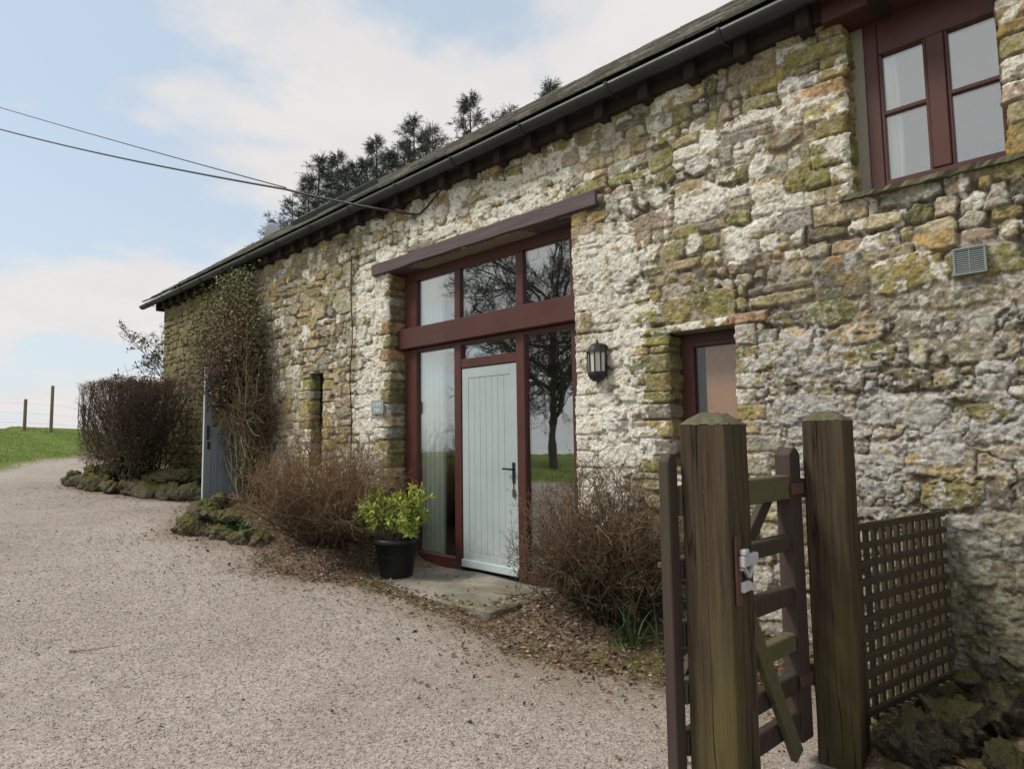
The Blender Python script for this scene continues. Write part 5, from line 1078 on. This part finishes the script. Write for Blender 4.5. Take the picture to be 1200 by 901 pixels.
# fence in the field
fn = thing('wire_fence', 'post and wire fence along the crest of the green field', 'fence', (-33, 0, tz(-33, 0)))
def ground_at(px, py):
    d = _r * ((px - 600) / 740) - _u * ((py - 450.5) / 740) + _f; o = Vector((0, -CAM_D, CAM_H)); t = 2.0
    while t < 90:
        p = o + d * t
        if p.z < tz(p.x, p.y): return p
        t += .05
    return o + d * 40
M['fpost'] = mat_wood('fence_post', (.17, .13, .09), (.27, .21, .15), rough=.85)
fl = fn.location
fdir = Vector((-.80, .60, 0))
for k, (px, yc, h) in enumerate(((62, 0, 2.0), (31, 0, 1.35), (-40, 0, 1.3), (100, 0, 1.35))):
    d = _r * ((px - 600) / 740) + _f; t_ = 33.5 / math.hypot(d.x, d.y); x, y = d.x * t_, -CAM_D + d.y * t_; z = tz(x, y)
    b = MB(); b.lathe([(.0, h), (.055, h - .01), (.06, h - .03), (.065, -.3)], 10, c=(x - fl.x, y - fl.y, z - fl.z)); b.build('post', M['fpost'], fn, 0, 1, True)
w = []
for zz in (.35, .75, 1.15):
    pts = []
    for px in (-60, -40, 0, 31, 62, 100, 160): d = _r * ((px - 600) / 740) + _f; t_ = 33.5 / math.hypot(d.x, d.y); x, y = d.x * t_, -CAM_D + d.y * t_; pts.append((x - fl.x, y - fl.y, tz(x, y) + zz - fl.z))
    w.append(pts)
V, F, _ = tubes_np(np.array(w), np.full((3, 7), .002), 4); link('wire', mesh_np('wire', V, F), M['cable'], fn)

# ------------------------------------------------------------------ loose ground cover
def scatter_litter():
    r_ = np.random.default_rng(91); n = 30000; x = r_.uniform(-11.5, .3, n); y = r_.uniform(-2.4, .0, n); e = y - bed_edge(x) + .35 * (fbm(x * 1.6, y * 1.6, 93, 3) - .5)
    dens = np.where(e > -.10, .5, np.where(e > -.40, .10, np.where(e > -.8, .02, .0))); dens = dens * np.where((x > -5.6) & (x < -3.85) & (y > -.66), .05, 1) * np.where((x < -10) , .5, 1) * np.where(x > -1.3, .22, 1); k = r_.random(n) < dens; x, y = x[k], y[k]; n = len(x)
    p = np.stack([x, y, terrain(x, y) + r_.uniform(.004, .03, n)], 1); on = (x > -5.55) & (x < -3.62) & (y > -.74); p[on, 2] = np.maximum(p[on, 2], .143)
    d = r_.normal(size=(n, 3)) * [1, 1, .28]; nm = r_.normal(size=(n, 3)) * .5 + [0, 0, 1]; V, F = leaves_np(p, d, nm, r_.uniform(.02, .06, n), r_.uniform(.012, .032, n), .25)
    pal = np.array([(.13, .075, .045), (.20, .12, .07), (.09, .055, .035), (.27, .19, .12), (.22, .10, .06), (.10, .085, .045), (.34, .27, .19)]); c = pal[r_.integers(0, len(pal), n)] * r_.uniform(.6, 1.3, (n, 1)); link_ = link('leaf_litter', mesh_np('leaf_litter', V, F, np.repeat(c, 4, axis=0), False), M['litter']); tag(link_, 'brown dead leaves littering the beds along the wall', 'leaves', None, 'stuff')
    # dead stems and twigs lying in the beds
    n = 900; x = r_.uniform(-11, -1.3, n); y = bed_edge(x) + r_.uniform(-.12, .7, n); k = ~((x > -5.7) & (x < -3.8)) | (y < -.66); x, y = x[k], y[k]; n = len(x); a = r_.uniform(0, 6.28, n)
    P = grow(np.stack([x, y, terrain(x, y) + .01], 1), np.stack([np.cos(a), np.sin(a), r_.uniform(-.05, .5, n)], 1), r_.uniform(.06, .28, n), 5, .5, -.5, 95); V, F, per = tubes_np(P, np.full(P.shape[:2], .0022), 3); c = np.repeat(np.array([.17, .12, .075]) * r_.uniform(.5, 1.6, (n, 1)), per, axis=0); tag(link('dead_stems', mesh_np('dead_stems', V, F, c), M['twig']), 'thin dead stems strewn over the planting beds', 'stems', None, 'stuff')
scatter_litter()
def pebbles():
    r_ = np.random.default_rng(97); n = 60000; d = 1.2 + 6.5 * r_.random(n) ** 1.1; a = r_.uniform(-.75, .62, n)   # spread in a fan in front of the gate and along the drive
    f2 = Vector((_f.x, _f.y)).normalized(); r2_ = Vector((_r.x, _r.y)).normalized(); x = f2.x * d + r2_.x * np.tan(a) * d; y = -CAM_D + f2.y * d + r2_.y * np.tan(a) * d; e = y - bed_edge(x); k = (e < .12 * r_.normal(size=n)) & (x < .2) & (y > -6); x, y, d = x[k], y[k], d[k]; n = len(x)
    s = r_.uniform(.003, .0068, n) * (1 + .04 * d); o = np.array([(1, 0, 0), (-1, 0, 0), (0, 1, 0), (0, -1, 0), (0, 0, 1), (0, 0, -1)], float); ax = r_.uniform(.6, 1.3, (n, 3)) * [1, 1, .65]; th = r_.uniform(0, 6.28, n); V = o[None] * ax[:, None] * s[:, None, None] * (1 + r_.normal(0, .15, (n, 6, 1))); Vx = V[..., 0] * np.cos(th)[:, None] - V[..., 1] * np.sin(th)[:, None]; Vy = V[..., 0] * np.sin(th)[:, None] + V[..., 1] * np.cos(th)[:, None]; V = np.stack([Vx + x[:, None], Vy + y[:, None], V[..., 2] + (terrain(x, y) + s * .25)[:, None]], -1)
    f = np.array([(0, 2, 4), (2, 1, 4), (1, 3, 4), (3, 0, 4)]); F = (np.arange(n)[:, None, None] * 6 + f[None]).reshape(-1, 3); pal = np.array([(.40, .355, .31), (.32, .28, .24), (.49, .44, .39), (.24, .205, .175), (.36, .31, .265), (.22, .19, .165), (.43, .38, .33)]); c = pal[r_.integers(0, len(pal), n)] * r_.uniform(.8, 1.15, (n, 1)); tag(link('gravel_pebbles', mesh_np('gravel_pebbles', V.reshape(-1, 3), F, np.repeat(c, 6, axis=0), False), M['litter']), 'loose pale gravel stones spread over the drive', 'gravel', None, 'stuff')
    # dark bits of bark, leaf and moss on the gravel
    n = 1500; x = r_.uniform(-14, -1.2, n); y = bed_edge(x) - r_.exponential(.75, n) - .02; k = (y > -5.5); x, y = x[k], y[k]; n = len(x); V, F = leaves_np(np.stack([x, y, terrain(x, y) + .012], 1), r_.normal(size=(n, 3)) * [1, 1, .2], r_.normal(size=(n, 3)) * .3 + [0, 0, 1], np.where(r_.random(n) < .08, 1.9, 1) * r_.uniform(.010, .035, n), r_.uniform(.008, .022, n), .3); pal = np.array([(.10, .075, .05), (.06, .05, .035), (.15, .10, .06), (.11, .11, .05)]); tag(link('leaf_fragments', mesh_np('leaf_fragments', V, F, np.repeat(pal[r_.integers(0, 4, n)] * r_.uniform(.6, 1.3, (n, 1)), 4, axis=0), False), M['litter']), 'scattered dark scraps of leaf and bark on the gravel drive', 'leaf scraps', None, 'stuff')
pebbles()
def stick(x, y, L, a, label, r=.005):
    P = grow(np.array([[0, 0, .008]]), np.array([[math.cos(a), math.sin(a), .02]]), np.array([L]), 8, .12, 0, int(abs(x * 100))); V, F, _ = tubes_np(P, np.linspace(r, r * .5, 8)[None], 5); o = link('stick', mesh_np('stick', V, F, np.array([.27, .16, .10]) + 0 * V), M['twig']); o.location = (x, y, tz(x, y)); tag(o, label, 'stick')
stick(-4.98, -3.20, .34, .72, 'thin reddish stick lying alone on the open gravel drive')
stick(-2.05, -.98, .22, .4, 'pale dead twig lying on the gravel near the gate', .004)
def field_grass():
    r_ = np.random.default_rng(99); n = 26000; x = r_.uniform(-37, -13, n); y = r_.uniform(-9, 4, n); nf_ = field_n(x, y); k = (nf_ > .1 * r_.normal(size=n) + .05) & (nf_ < 7.5); x, y = x[k], y[k]; n = len(x); p = np.stack([x, y, terrain(x, y) - .01], 1); d = r_.normal(size=(n, 3)) * .45 + [0, 0, 1]; V, F = leaves_np(p, d, unit(n), r_.uniform(.025, .06, n), r_.uniform(.012, .025, n), .1); c = np.array([.21, .29, .06]) * r_.uniform(.6, 1.5, (n, 1)); tag(link('grass', mesh_np('grass', V, F, np.repeat(c, 4, axis=0), False), M['leaf']), 'short green grass covering the field beyond the drive', 'grass', None, 'stuff')
field_grass()
